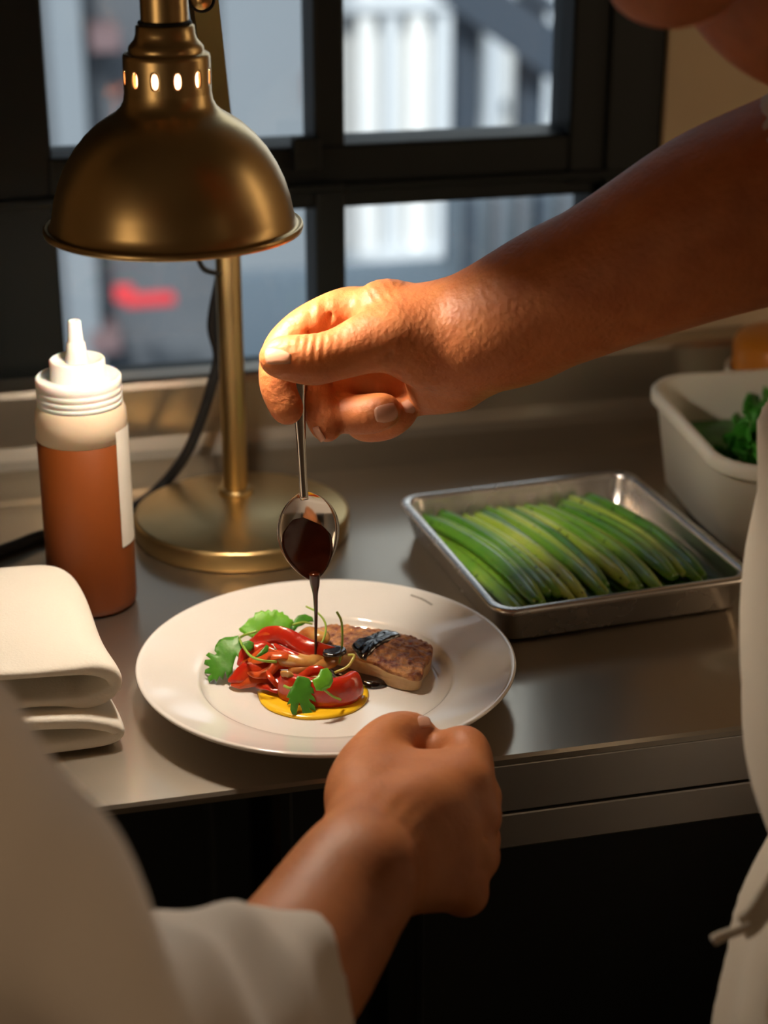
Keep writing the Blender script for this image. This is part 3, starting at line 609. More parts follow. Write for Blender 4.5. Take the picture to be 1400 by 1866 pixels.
SAUCE = mat('dark_red_brown_sauce', (0.045, 0.007, 0.002), 0.09, Specular_IOR_Level=0.5)
def film():
    ns, na = 26, 15; v = []; f = []
    for off in (0, 1):
        for i in range(ns+1):
            s = 0.30+0.70*i/ns
            for j in range(na):
                a = -1+2*j/(na-1); lim = np.interp(s, [0.30, 0.42, 0.55, 0.75, 1.0], [0.20, 0.66, 0.86, 0.95, 1.0]); sh = np.interp(s, [0.3, 0.5, 0.8, 1], [-0.22, -0.08, 0.0, 0])
                aa = max(-0.98, min(0.98, a*lim+sh)); thick = 0.0052*(1-a*a)*min(1.0, (s-0.28)*2.2)*(0.35+0.65*min(1, (1.02-s)*4)) if off == 0 else -0.0002
                v.append(bowl(min(s, 0.9999), aa)+nrm*thick)
    k = (ns+1)*na
    for i in range(ns):
        for j in range(na-1):
            q = (i*na+j, i*na+j+1, (i+1)*na+j+1, (i+1)*na+j); f.append(q); f.append(tuple(k+x for x in q[::-1]))
    for i in range(ns):
        for j in (0, na-1): f.append((i*na+j, (i+1)*na+j, k+(i+1)*na+j, k+i*na+j))
    bm = bmesh.new(); me = pyd('film', v, f); bm.from_mesh(me); bmesh.ops.remove_doubles(bm, verts=bm.verts, dist=0.00004); return bm_mesh('film', bm)
sp_s = empty('poured_sauce', tipP, 'dark sauce filling the spoon and falling in a thin stream', 'sauce')
obj('sauce_film', film(), SAUCE, sp_s)
tp = tipP
obj('stream', tube('stream', [tp+axs*-0.006+nrm*0.001, tp+(0, 0, -0.002), tp+(0.0002, 0, -0.010), tp+(0.0004, 0.0002, -0.026), Zp(575, 1190, 0.930), Zp(575, 1193, 0.9285)], [0.0040, 0.0032, 0.0018, 0.0012, 0.0008, 0.0008], 12, 8, hint=(1, 0, 0)), SAUCE, sp_s)

# ================================================================= SQUEEZE BOTTLE
BX, BY = -0.1265, 0.2371
bot = empty('squeeze_bottle', (BX, BY, CT), 'clear plastic squeeze bottle of orange brown sauce with white nozzle', 'bottle')
PLAS = mat('translucent_plastic', (0.60, 0.47, 0.34), 0.38, Subsurface_Weight=0.2, Subsurface_Scale=0.006)
CAPM = mat('frosted_white_plastic', (0.76, 0.73, 0.69), 0.4, Subsurface_Weight=0.5, Subsurface_Scale=0.008)
CARAM = mat('orange_brown_sauce', (0.135, 0.032, 0.0040), 0.5, var=(6, (0.115, 0.026, 0.0035), 0.4, 0.6), Specular_IOR_Level=0.25)
LABELM = mat('white_label_paper', (0.70, 0.66, 0.58), 0.7)
B0 = (BX, BY, CT)
obj('sauce_fill', lathe('sauce_fill', [(0, 0.0005), (0.0285, 0.0005), (0.0318, 0.003), (0.0324, 0.008), (0.0324, 0.132), (0.0318, 0.1325), (0, 0.1325)], B0, 64), CARAM, bot)
obj('upper_wall', lathe('upper_wall', [(0.0318, 0.1318), (0.0325, 0.1320), (0.0327, 0.146), (0.0322, 0.152), (0.0305, 0.1565), (0.0292, 0.1585), (0.0292, 0.166), (0.028, 0.166), (0.028, 0.158), (0.0305, 0.150), (0.0308, 0.134)], B0, 64), PLAS, bot)
cp = obj('cap', lathe('cap', [(0.0296, 0.1565), (0.0303, 0.1565), (0.0303, 0.1600), (0.0296, 0.1606), (0.0303, 0.1612), (0.0303, 0.1645), (0.0296, 0.1651), (0.0303, 0.1657), (0.0303, 0.1690), (0.0298, 0.1697), (0.0303, 0.1705), (0.0303, 0.1760), (0.0292, 0.1772), (0.0282, 0.1768), (0.0275, 0.1752), (0.0205, 0.1752), (0.0196, 0.1760), (0.0196, 0.1885), (0.0186, 0.1898), (0.0174, 0.1893), (0.0170, 0.1880), (0.0085, 0.1875)], B0, 64), CAPM, bot)
obj('nozzle', lathe('nozzle', [(0.0085, 0.1872), (0.0072, 0.1950), (0.0067, 0.2005), (0.0058, 0.2020), (0.0054, 0.2030), (0.0046, 0.2165), (0.0040, 0.2175), (0.0022, 0.2176), (0.0020, 0.2120), (0.0, 0.2115)], B0, 40), CAPM, cp)
v = []; f = []
a0, a1 = R_(-48), R_(10)
for r in (0.0330, 0.0326):
    for z in np.linspace(0.052, 0.141, 8):
        for a in np.linspace(a0, a1, 14): v.append((BX+r*math.cos(a), BY+r*math.sin(a), CT+z))
for q in range(2):
    for i in range(7):
        for j in range(13): b = q*112+i*14+j; f.append((b, b+1, b+15, b+14))
obj('label_sticker', pyd('label', v, f), LABELM, bot)

# ================================================================= TOWEL
tw = empty('folded_towel', (-0.22, 0.10, CT), 'thick white cotton towel folded in layers beside the sauce bottle', 'towel')
def towel_part(name, prof, y0, y1, lean, rb=0.006):
    """prof: centre line in (x, z); thick strip extruded along y, front end at y0, sheared by lean, sagging at its back end"""
    Q = catmull(prof, 6); T = np.gradient(Q, axis=0); T /= np.linalg.norm(T, axis=1)[:, None]; N = np.c_[-T[:, 1], T[:, 0]]; th = 0.0048
    a = Q+N*th; b = Q-N*th; capn = [Q[-1]+T[-1]*th*0.8]; cap0 = [Q[0]-T[0]*th*0.8]
    ring = np.vstack([a, capn, b[::-1], cap0]); n = len(ring); ys = [y0, y0+0.002, y0+0.006, *np.linspace(y0+0.02, y1-0.03, 9), y1-0.018, y1-0.008, y1-0.002, y1]; v = []; f = []
    c2 = np.vstack([Q, Q[::-1]])
    cc = np.vstack([Q, Q[-1:], Q[::-1], Q[:1]])
    for i, y in enumerate(ys):
        s = {0: 0.55, 1: 0.85, 2: 0.97}.get(i, 1.0); e = max(0, (y-(y1-0.035))/0.035); drop = 1-0.45*e*e*e
        for k in range(n):
            p = cc[k]+(ring[k]-cc[k])*s
            wob = 0.0012*math.sin(y*42+k*0.21)+0.0008*math.sin(y*95+p[0]*60)
            z = CT+0.0006+(p[1])*drop+wob*min(1, p[1]/0.02)
            v.append((p[0]+lean*(y-y0)+0.0012*math.sin(y*55)-0.006*e*e, y, max(z, CT+0.0006)))
    m_ = len(ys)
    for i in range(m_-1):
        for k in range(n): k2 = (k+1) % n; f.append((i*n+k, i*n+k2, (i+1)*n+k2, (i+1)*n+k))
    bm = bmesh.new()
    for s in (0, (m_-1)*n):    # end caps as quads across the strip
        h = len(Q)
        for k in range(h-1): f.append((s+k, s+k+1, s+(n-1)-(k+2)+0, s+(n-1)-(k+1)+0))
        f.append((s+h-1, s+h, s+h+1)); f.append((s+0, s+n-2, s+n-1))
    me = pyd(name, v, f); bm.from_mesh(me); o = obj(name, bm_mesh(name, bm), TOWEL, tw); subsurf(o, 1); return o
towel_part('upper_fold', [(-0.36, 0.052), (-0.28, 0.0525), (-0.20, 0.0530), (-0.160, 0.0525), (-0.142, 0.0505), (-0.1315, 0.0440), (-0.1305, 0.0360), (-0.138, 0.0305), (-0.150, 0.0290), (-0.162, 0.0315), (-0.180, 0.0325), (-0.20, 0.0320)], 0.026, 0.212, -0.10)
towel_part('lower_fold', [(-0.36, 0.0225), (-0.24, 0.0225), (-0.165, 0.0225), (-0.141, 0.0185), (-0.131, 0.0120), (-0.136, 0.0070), (-0.155, 0.0055), (-0.20, 0.0055), (-0.30, 0.0055)], 0.014, 0.205, -0.10)

# ================================================================= TRAY OF STALKS
TRAYM = mat('aluminium_tray', (0.72, 0.70, 0.68), 0.20, 0.9, rvar=(30, 0.30))
TA, TB, TC, TD = (Zp(722, 897, CT+0.030), Zp(1156, 857, CT+0.030), Zp(1372, 1044, CT+0.030), Zp(905, 1128, CT+0.030))
tc_ = (TA+TB+TC+TD)/4; ang = math.atan2((TB-TA+TC-TD)[1], (TB-TA+TC-TD)[0]); hw = (np.linalg.norm(TB-TA)+np.linalg.norm(TC-TD))/4; hd = (np.linalg.norm(TA-TD)+np.linalg.norm(TB-TC))/4
tray = empty('sheet_tray', (tc_[0], tc_[1], CT), 'small aluminium sheet tray filled with green stalks', 'tray')
def rrect(hx, hy, r, n=8):
    o = []
    for (cx, cy, s) in ((hx-r, hy-r, 0), (-hx+r, hy-r, 90), (-hx+r, -hy+r, 180), (hx-r, -hy+r, 270)):
        for k in range(n+1): a = R_(s+90*k/n); o.append((cx+r*math.cos(a), cy+r*math.sin(a)))
    return o
def rr_loft(name, rings, c, rot, mat_, parent, smooth=True, close_last=True, close_first=True):
    """rings: (hx, hy, r, z)"""
    v = []; f = []; ca, sa = math.cos(rot), math.sin(rot)
    for hx, hy, r, z in rings:
        for x, y in rrect(hx, hy, r): v.append((c[0]+x*ca-y*sa, c[1]+x*sa+y*ca, z))
    n = len(v)//len(rings)
    for i in range(len(rings)-1):
        for k in range(n): k2 = (k+1) % n; f.append((i*n+k, i*n+k2, (i+1)*n+k2, (i+1)*n+k))
    if close_first: f.append(tuple(range(n-1, -1, -1)))
    if close_last: f.append(tuple(range((len(rings)-1)*n, len(rings)*n)))
    bm = bmesh.new(); me = pyd(name, v, f); bm.from_mesh(me); o = obj(name, bm_mesh(name, bm), mat_, parent, smooth)
    return o
o = rr_loft('pan', [(hw-0.014, hd-0.014, 0.012, CT+0.0005), (hw-0.0095, hd-0.0095, 0.014, CT+0.003), (hw-0.0042, hd-0.0042, 0.016, CT+0.024), (hw-0.0010, hd-0.0010, 0.0175, CT+0.0255), (hw, hd, 0.018, CT+0.0275), (hw-0.0004, hd-0.0004, 0.0178, CT+0.0293), (hw-0.0022, hd-0.0022, 0.0165, CT+0.0302), (hw-0.0062, hd-0.0062, 0.0150, CT+0.0300), (hw-0.0075, hd-0.0075, 0.0145, CT+0.0290), (hw-0.0082, hd-0.0082, 0.0142, CT+0.026), (hw-0.0120, hd-0.0120, 0.013, CT+0.0055), (hw-0.0145, hd-0.0145, 0.012, CT+0.0030), (hw-0.020, hd-0.020, 0.010, CT+0.0022)], tc_, ang, TRAYM, tray)
tca, tsa = math.cos(ang), math.sin(ang)
def T2(x, y, z): return np.array([tc_[0]+x*tca-y*tsa, tc_[1]+x*tsa+y*tca, CT+z])
def stalk_mat(name, a, b, c3):
    M = mat(name, a, 0.30, bump=(160, 0.25, 0.0012, (1, 1, 1)), Coat_Weight=0.7, Coat_Roughness=0.12, Subsurface_Weight=0.1, Subsurface_Scale=0.003)
    nt = M.node_tree; P_ = nt.nodes['Principled BSDF']; tc2 = nt.nodes.new('ShaderNodeTexCoord')
    n1 = nt.nodes.new('ShaderNodeTexNoise'); n1.inputs['Scale'].default_value = 24; nt.links.new(tc2.outputs['Object'], n1.inputs['Vector'])
    r1 = nt.nodes.new('ShaderNodeValToRGB'); r1.color_ramp.elements[0].color = (*a, 1); r1.color_ramp.elements[1].color = (*b, 1); r1.color_ramp.elements[0].position = 0.38; r1.color_ramp.elements[1].position = 0.66; nt.links.new(n1.outputs['Fac'], r1.inputs[0])
    n2 = nt.nodes.new('ShaderNodeTexNoise'); n2.inputs['Scale'].default_value = 170; nt.links.new(tc2.outputs['Object'], n2.inputs['Vector'])
    r2 = nt.nodes.new('ShaderNodeValToRGB'); r2.color_ramp.elements[0].position = 0.66; r2.color_ramp.elements[1].position = 0.72; nt.links.new(n2.outputs['Fac'], r2.inputs[0])
    mxn = nt.nodes.new('ShaderNodeMix'); mxn.data_type = 'RGBA'; nt.links.new(r2.outputs[0], mxn.inputs[0]); nt.links.new(r1.outputs[0], mxn.inputs[6]); mxn.inputs[7].default_value = (*c3, 1); nt.links.new(mxn.outputs[2], P_.inputs['Base Color']); return M
SM = [stalk_mat('stalk_deep_green', (0.07, 0.24, 0.016), (0.14, 0.34, 0.03), (0.012, 0.03, 0.006)), stalk_mat('stalk_green', (0.15, 0.36, 0.03), (0.27, 0.48, 0.05), (0.02, 0.05, 0.01)), stalk_mat('stalk_yellow_green', (0.36, 0.52, 0.06), (0.50, 0.62, 0.13), (0.04, 0.07, 0.012))]
rnd = random.Random(11)
ORD = ['first', 'second', 'third', 'fourth', 'fifth', 'sixth', 'seventh', 'eighth', 'ninth', 'tenth', 'eleventh', 'twelfth', 'thirteenth', 'fourteenth', 'fifteenth', 'sixteenth', 'seventeenth', 'eighteenth', 'nineteenth', 'twentieth']
mnames = ['deep green', 'mid green', 'yellow green']
def stalk(x0, x1, z, r, y0, y1, mi, label, grp, bow):
    n = 9; P = []; rad = []
    for i in range(n):
        t = i/(n-1); y = y0+(y1-y0)*t; x = x0+(x1-x0)*t+bow*math.sin(math.pi*t)
        P.append(T2(x, y, z+0.0016*math.sin(math.pi*t)+rnd.uniform(-.0003, .0003))); rad.append(r*np.interp(t, [0, 0.04, 0.5, 0.93, 1], [0.72, 0.92, 1.05, 0.95, 0.55]))
    Q = catmull(np.c_[np.array(P), rad], 3); sec = [(math.cos(a)*(1+0.10*math.cos(3*a+mi)), 0.85*math.sin(a)*(1+0.10*math.cos(3*a+mi))) for a in np.linspace(0, 2*math.pi, 12, endpoint=False)]
    o = obj('vegetable_stalk', sweep('vegetable_stalk', Q[:, :3], sec, (0, 0, 1), Q[:, 3]), SM[mi]); tag(o, label, 'vegetable', grp)
NL = 20; w_in = hw-0.018; d_in = hd-0.0135
mi_top = [0, 1, 0, 1, 2, 2, 0, 1, 2, 0, 2, 1, 0, 1, 2, 0, 1, 2, 0, 0]
for i in range(NL):
    x = -w_in+0.004+(1.72*w_in)*i/(NL-1)
    stalk(x-0.004+rnd.uniform(-.002, .002), x+0.012+rnd.uniform(-.004, .004), 0.0082, 0.0050+rnd.uniform(-.0004, .0006), d_in-0.006-rnd.uniform(0, .014), -d_in+0.004+rnd.uniform(0, .014), rnd.choice([0, 0, 1]), f'{ORD[i]} green stalk from the tray left side in the bottom layer', 'stalks in the bottom layer of the tray', rnd.uniform(.001, .006))
NT = 20
for i in range(NT):
    x = -w_in+0.008+(1.62*w_in)*i/(NT-1)+rnd.uniform(-.0015, .0015)
    stalk(x-0.006+rnd.uniform(-.003, .003), x+0.014+rnd.uniform(-.005, .005), 0.0185+rnd.uniform(0, .0020), 0.0052+rnd.uniform(-.0007, .0009), d_in-0.008-rnd.uniform(0, .018), -d_in+0.006+rnd.uniform(0, .020), mi_top[i], f'{mnames[mi_top[i]]} stalk, {ORD[i]} from the tray left side in the top layer', 'stalks in the top layer of the tray', rnd.uniform(.002, .010))

# ================================================================= TUB OF HERBS, SAUCE TUB
TUBM = mat('white_plastic_tub', (0.60, 0.57, 0.49), 0.45, Subsurface_Weight=0.1, Subsurface_Scale=0.01)
tub_c = np.array([0.452, 0.272]); tr_ = R_(-5)
tub = empty('herb_tub', (tub_c[0], tub_c[1], CT), 'square white plastic tub of green herbs beside the tray', 'tub')
hx, hy = 0.100, 0.118; H = 0.088
rr_loft('body', [(hx-0.022, hy-0.022, 0.030, CT+0.0005), (hx-0.016, hy-0.016, 0.034, CT+0.004), (hx-0.0055, hy-0.0055, 0.042, CT+H-0.013), (hx-0.0050, hy-0.0050, 0.042, CT+H-0.012), (hx-0.0005, hy-0.0005, 0.045, CT+H-0.0115), (hx, hy, 0.046, CT+H-0.010), (hx, hy, 0.046, CT+H-0.002), (hx-0.002, hy-0.002, 0.044, CT+H), (hx-0.006, hy-0.006, 0.042, CT+H), (hx-0.008, hy-0.008, 0.040, CT+H-0.002), (hx-0.018, hy-0.018, 0.033, CT+0.008), (hx-0.024, hy-0.024, 0.028, CT+0.004)], tub_c, tr_, TUBM, tub)
HERB = mat('dark_herb_green', (0.03, 0.20, 0.015), 0.5, var=(60, (0.06, 0.32, 0.022), 0.4, 0.7))
def herb_mesh(seed, n=34):
    g = random.Random(seed); v = []; f = []
    for i in range(n):
        a = g.uniform(0, 6.28); e = g.uniform(-0.2, 1.4); L = g.uniform(.010, .024); wv = g.uniform(.006, .011); d = np.array([math.cos(a)*math.cos(e), math.sin(a)*math.cos(e), math.sin(e)]); sdv = unit(np.cross(d, (g.uniform(-1, 1), g.uniform(-1, 1), 0.3))); nv = np.cross(d, sdv); b = len(v); o_ = d*g.uniform(.002, .012)
        for t, ww, k in ((0, .12, 0), (.25, .8, .1), (.45, .55, .16), (.6, 1., .18), (.8, .6, .12), (1, .08, 0)):
            for s in (-1, 0, 1): v.append(o_+d*L*t+sdv*wv*ww*s*.8+nv*L*(k+0.12*abs(s)))
        for q in range(5):
            for s in range(2): f.append((b+q*3+s, b+q*3+s+1, b+q*3+s+4, b+q*3+s+3))
    return pyd('herb_leaves', v, f)
hm = [herb_mesh(s) for s in (1, 2, 3)]
g = random.Random(3); hl = ['nearest the left rim', 'at the middle of the tub', 'at the right of the tub', 'nearest the front rim', 'at the back of the tub', 'heaped highest in the tub']
for k, (x, y, z) in enumerate([(-0.040, 0.00, 0.058), (-0.01, -0.040, 0.064), (0.035, -0.01, 0.062), (-0.005, -0.072, 0.058), (0.01, 0.055, 0.056), (0.008, 0.008, 0.074)]):
    o = bpy.data.objects.new('herb_bunch', hm[k % 3]); col.objects.link(o); o.location = (tub_c[0]+x, tub_c[1]+y, CT+z); o.rotation_euler = (0, 0, k*1.1); o.scale = (1.5, 1.5, 1.25)
    md = o.modifiers.new('thickness', 'SOLIDIFY'); md.thickness = 0.0004
    if k < 3: hm[k].materials.append(HERB)
    tag(o, 'dark green leafy herb bunch '+hl[k], 'herb', 'herb bunches in the white tub')
fill = rr_loft('herb_bed', [(hx-0.022, hy-0.022, 0.030, CT+0.0045), (hx-0.013, hy-0.013, 0.036, CT+0.047), (hx-0.05, hy-0.05, 0.02, CT+0.052)], tub_c, tr_, HERB, None)
tag(fill, 'packed green herb leaves filling the bottom of the white tub', 'herb', None, 'stuff')
ORANGE = mat('orange_sauce', (0.50, 0.17, 0.015), 0.3)
dc = empty('deli_tub', (0.525, 0.437, CT), 'small white rimmed tub of orange sauce behind the herb tub', 'tub')
dcc = (0.525, 0.437, CT)
obj('wall', lathe('wall', [(0, 0.001), (0.046, 0.001), (0.049, 0.004), (0.0545, 0.058), (0.0575, 0.062), (0.0575, 0.069), (0.0555, 0.071), (0.0535, 0.069), (0.048, 0.006), (0, 0.005)], dcc, 48), TUBM, dc)
obj('sauce', lathe('sauce', [(0, 0.006), (0.0475, 0.0062), (0.0515, 0.050), (0.052, 0.092), (0.048, 0.100), (0.03, 0.106), (0, 0.108)], dcc, 40), ORANGE, dc)

# ================================================================= PEOPLE
def LM(x, y, D, rpx): return (*W(x, y, D), rpx*D/FPX)
def finger(F, pts, k_root, k_in=0.004):
    Q = np.array([LM(*p) for p in pts]); G = F.new(); F.chain(Q[:, :3], Q[:, 3], k_in, 0.012, G); F.merge(G, k_root); return Q
def on_skin(F, p, n):
    p = np.array(p, float); n = unit(n)
    for t in np.arange(0.018, -0.020, -0.0002):
        q = p+n*t; i = np.round((q-F.lo)/F.h).astype(int)
        if (i >= 0).all() and (i < F.n).all() and F.F[tuple(i)] < 0: return q+n*0.0002
    return p
def nail(c, n, a, L, w, parent):
    """small curved plate: centre c, outward normal n, finger direction a"""
    n = unit(n); a = unit(np.array(a)-n*(np.array(a) @ n)); s = np.cross(n, a); v = []; f = []; NU, NV = 9, 9
    for off in (0.0, -0.0007):
        for i in range(NU):
            for j in range(NV):
                u = -1+2*i/(NU-1); t = -1+2*j/(NV-1); sq = math.sqrt(max(0, 1-0.30*abs(t)**3)); uu = u*sq; tt = t*math.sqrt(max(0, 1-0.25*u*u))
                v.append(np.array(c)+s*uu*w+a*tt*L+n*(off+0.0007-0.36*w*u*u-0.12*L*t*t))
    k = NU*NV
    for i in range(NU-1):
        for j in range(NV-1): q = (i*NV+j, i*NV+j+1, (i+1)*NV+j+1, (i+1)*NV+j); f.append(q); f.append(tuple(k+x for x in q[::-1]))
    for i in range(NU-1):
        for j in (0, NV-1): f.append((i*NV+j, (i+1)*NV+j, k+(i+1)*NV+j, k+i*NV+j))
        for j in (0, NU-1): f.append((j*NV+i, j*NV+i+1, k+j*NV+i+1, k+j*NV+i))
    bm = bmesh.new(); me = pyd('fingernail', v, f); bm.from_mesh(me); return obj('fingernail', bm_mesh('fingernail', bm), NAIL, parent)
def head_field(c, face, up, h=0.0035):
    """a head: centre of skull c, facing direction, up direction"""
    fc = unit(face); u = unit(np.array(up)-fc*(np.array(up) @ fc)); s = np.cross(fc, u); c = np.array(c)
    P = lambda a, b, d: c+fc*a+s*b+u*d
    F = Field(c-0.19, c+0.19, h); A = (fc, s, u)
    F.ell(P(-0.012, 0, 0.028), (0.095, 0.074, 0.088), A, 0.02)
    F.ell(P(0.030, 0, -0.030), (0.056, 0.060, 0.085), A, 0.03)
    F.ell(P(0.048, 0, -0.098), (0.036, 0.036, 0.024), A, 0.028)                 # chin
    for q in (-1, 1):
        F.chain([P(0.055, 0.022*q, -0.100), P(0.015, 0.050*q, -0.078), P(-0.012, 0.062*q, -0.035)], [0.016, 0.018, 0.016], 0.022)
        F.ell(P(0.055, 0.036*q, -0.030), (0.026, 0.022, 0.022), A, 0.02)           # cheek
        F.ell(P(0.084, 0.031*q, 0.005), (0.016, 0.016, 0.012), A, 0.008, carve=True)  # eye socket
        F.ell(P(0.070, 0.031*q, 0.004), (0.013, 0.014, 0.012), A, 0.003)           # eye
        F.ell(P(0.078, 0.031*q, 0.024), (0.012, 0.022, 0.006), A, 0.010)           # brow
        F.ell(P(-0.012, 0.071*q, -0.006), (0.0150, 0.0085, 0.0250), A, 0.003)         # ear
    F.chain([P(0.082, 0, 0.010), P(0.098, 0, -0.018), P(0.106, 0, -0.034)], [0.007, 0.009, 0.0115], 0.012)
    for q in (-1, 1): F.ell(P(0.092, 0.012*q, -0.038), (0.010, 0.008, 0.008), A, 0.006)
    F.ell(P(0.084, 0, -0.060), (0.012, 0.024, 0.0065), A, 0.007); F.ell(P(0.082, 0, -0.073), (0.012, 0.021, 0.0075), A, 0.006)
    return F, P, A
def cloth(F, P, r, k=0.02, G=None): F.chain(P, r, k, 0.05, G)

TROUSER = mat('dark_trousers', (0.02, 0.02, 0.024), 0.85); SHOE = mat('black_kitchen_shoe', (0.01, 0.01, 0.01), 0.4)
def lower_body(parent, c, fdir):
    c = np.array(c, float); fdir = unit((*fdir, 0)); sd = np.array([-fdir[1], fdir[0], 0])
    FL = Field((c[0]-0.3, c[1]-0.3, 0.02), (c[0]+0.3, c[1]+0.3, 0.72), 0.008)
    for q in (-1, 1): FL.chain([c+sd*0.075*q+(0, 0, 0.66), c+sd*0.09*q+(0, 0, 0.45), c+sd*0.095*q+(0, 0, 0.09)], [0.105, 0.080, 0.062], 0.02, 0.05)
    obj('trousers', np_mesh('trousers', [FL.mesh('t', 1)]), TROUSER, parent)
    for q in (-1, 1):
        FS_ = Field((c[0]-0.4, c[1]-0.4, -0.01), (c[0]+0.4, c[1]+0.4, 0.16), 0.006); b_ = c+sd*0.095*q
        FS_.chain([b_-fdir*0.06+(0, 0, 0.045), b_+fdir*0.06+(0, 0, 0.042), b_+fdir*0.15+(0, 0, 0.032)], [0.042, 0.042, 0.030], 0.02, 0.03); FS_.F = np.maximum(FS_.F, (0.003-FS_.ax[2])[None, None, :].astype(np.float32))
        obj('shoe', np_mesh('shoe', [FS_.mesh('s', 1)]), SHOE, parent)
def spare_hand(el_, wr_, fdir):
    """forearm and relaxed hand of the arm that hangs at the side"""
    el_, wr_ = np.array(el_, float), np.array(wr_, float); a = unit(wr_-el_); n = unit(np.cross(a, fdir)); b = np.cross(n, a)
    lo = np.minimum(el_, wr_+a*0.2)-0.08; FQ = Field(lo, np.maximum(el_, wr_+a*0.2)+0.08, 0.0035)
    FQ.chain([el_, (el_+wr_)/2, wr_, wr_+a*0.05], [0.042, 0.036, 0.027, 0.026], 0.02, 0.03); FQ.ell(wr_+a*0.055, (0.045, 0.038, 0.015), (a, b, n), 0.012)
    for i, L in enumerate((0.070, 0.078, 0.072, 0.056)):
        r0 = wr_+a*0.088+b*(0.027-0.018*i); G = FQ.new(); FQ.chain([r0, r0+a*L*0.5+n*0.004, r0+a*L*0.80+n*0.016, r0+a*L*0.95+n*0.030], [0.0095, 0.009, 0.0085, 0.0075], 0.004, 0.012, G); FQ.merge(G, 0.005)
    G = FQ.new(); r0 = wr_+a*0.030+b*0.026; FQ.chain([r0, r0+a*0.025+b*0.016+n*0.006, r0+a*0.055+b*0.020+n*0.014], [0.014, 0.0115, 0.009], 0.004, 0.012, G); FQ.merge(G, 0.008)
    return FQ.mesh('hand', 1)

# ---------------------------------------------------------------- the cook at the right, pouring with a spoon
pa = empty('person', (0.42, -0.26, 0), 'cook at the right in a cream apron, leaning over and pouring sauce from a spoon', 'person')
h = 0.0012
F = Field((-0.045, -0.085, 1.06), (0.345, 0.175, 1.335), h)
# forearm
fa = [LM(862, 610, 1.122, 84), LM(900, 596, 1.118, 92), LM(950, 574, 1.11, 98), LM(1000, 548, 1.103, 104), LM(1060, 522, 1.094, 110), LM(1120, 494, 1.085, 116), LM(1200, 456, 1.073, 132), LM(1300, 408, 1.058, 150), LM(1400, 372, 1.045, 160), LM(1520, 330, 1.03, 170)]
fa = np.array(fa); F.chain(fa[:, :3], fa[:, 3], 0.012, 0.03)
F.seg(W(880, 565, 1.112), W(1010, 500, 1.10), 0.017, 0.020, 0.02); F.seg(W(850, 650, 1.135), W(960, 615, 1.12), 0.016, 0.020, 0.02)
# palm: metacarpals fan, thenar and hypothenar pads
MC = [LM(640, 566, 1.150, 33), LM(668, 566, 1.172, 33), LM(705, 600, 1.182, 33), LM(742, 655, 1.182, 33)]
WR = [LM(842, 588, 1.120, 60), LM(850, 600, 1.135, 58), LM(858, 625, 1.145, 55), LM(862, 655, 1.142, 50)]
for a, b in zip(MC, WR): F.seg(a[:3], b[:3], a[3], b[3], 0.016, 0.03)
F.seg(W(690, 562, 1.14), W(800, 570, 1.125), 0.012, 0.016, 0.014)                 # first interosseous ridge, top of the hand
F.ell(W(702, 548, 1.132), (0.014, 0.012, 0.012), None, 0.012)                      # knuckle bump
F.seg(W(762, 655, 1.122), W(840, 652, 1.125), 0.0165, 0.0165, 0.020)               # thenar
F.seg(W(785, 700, 1.150), W(850, 672, 1.140), 0.0150, 0.0150, 0.018)               # hypothenar
F.seg(W(760, 735, 1.172), W(835, 712, 1.150), 0.0085, 0.0120, 0.014)
# thumb
th = finger(F, [(502, 652, 1.112, 25), (520, 652, 1.112, 29), (545, 654, 1.112, 33), (572, 656, 1.113, 36), (600, 650, 1.114, 35), (632, 640, 1.116, 38), (672, 624, 1.117, 46), (730, 612, 1.118, 58), (800, 606, 1.122, 66)], 0.010, 0.006)
# index: over the back, round the left, down to the spoon
ix = finger(F, [(660, 562, 1.152, 32), (628, 563, 1.148, 33), (588, 578, 1.146, 32), (548, 601, 1.144, 31), (517, 634, 1.142, 31), (507, 668, 1.141, 29), (506, 702, 1.141, 27), (516, 730, 1.142, 25), (525, 748, 1.143, 24)], 0.006)
md_ = finger(F, [(690, 575, 1.170, 32), (640, 592, 1.172, 33), (585, 630, 1.170, 32), (567, 668, 1.165, 30), (572, 705, 1.160, 28), (584, 748, 1.157, 26), (596, 780, 1.156, 25)], 0.006)
rg = finger(F, [(720, 605, 1.182, 32), (665, 650, 1.186, 32), (615, 705, 1.178, 32), (612, 745, 1.170, 31), (640, 755, 1.162, 31), (676, 754, 1.155, 31), (703, 748, 1.151, 27)], 0.005)
pk = finger(F, [(752, 655, 1.186, 30), (700, 720, 1.194, 30), (662, 762, 1.190, 29), (672, 772, 1.182, 28), (705, 768, 1.174, 28), (735, 750, 1.164, 25)], 0.004)
F.seg(W(640, 690, 1.188), W(770, 690, 1.178), 0.016, 0.016, 0.004)
F.seg(W(610, 660, 1.180), W(720, 660, 1.170), 0.010, 0.014, 0.004)
# folds and wrinkles
F.wrinkle(W(572, 632, 1.105), RGT*0.98-UPV*0.1, 0.0050, 0.0009, 0.011); F.wrinkle(W(700, 548, 1.125), RGT*0.8+UPV*0.5, 0.0055, 0.0004, 0.016)
F.wrinkle(W(585, 562, 1.13), RGT, 0.010, 0.0008, 0.010); F.seg(W(668, 680, 1.103), W(712, 640, 1.100), 0.0012, 0.0010, 0.004, carve=True)
F.seg(W(598, 602, 1.1335), W(606, 555, 1.137), 0.0014, 0.0006, 0.004, carve=True); F.seg(W(566, 617, 1.133), W(557, 588, 1.1365), 0.0012, 0.0006, 0.003, carve=True)
armA = F.mesh('arm', 2); FAH = F
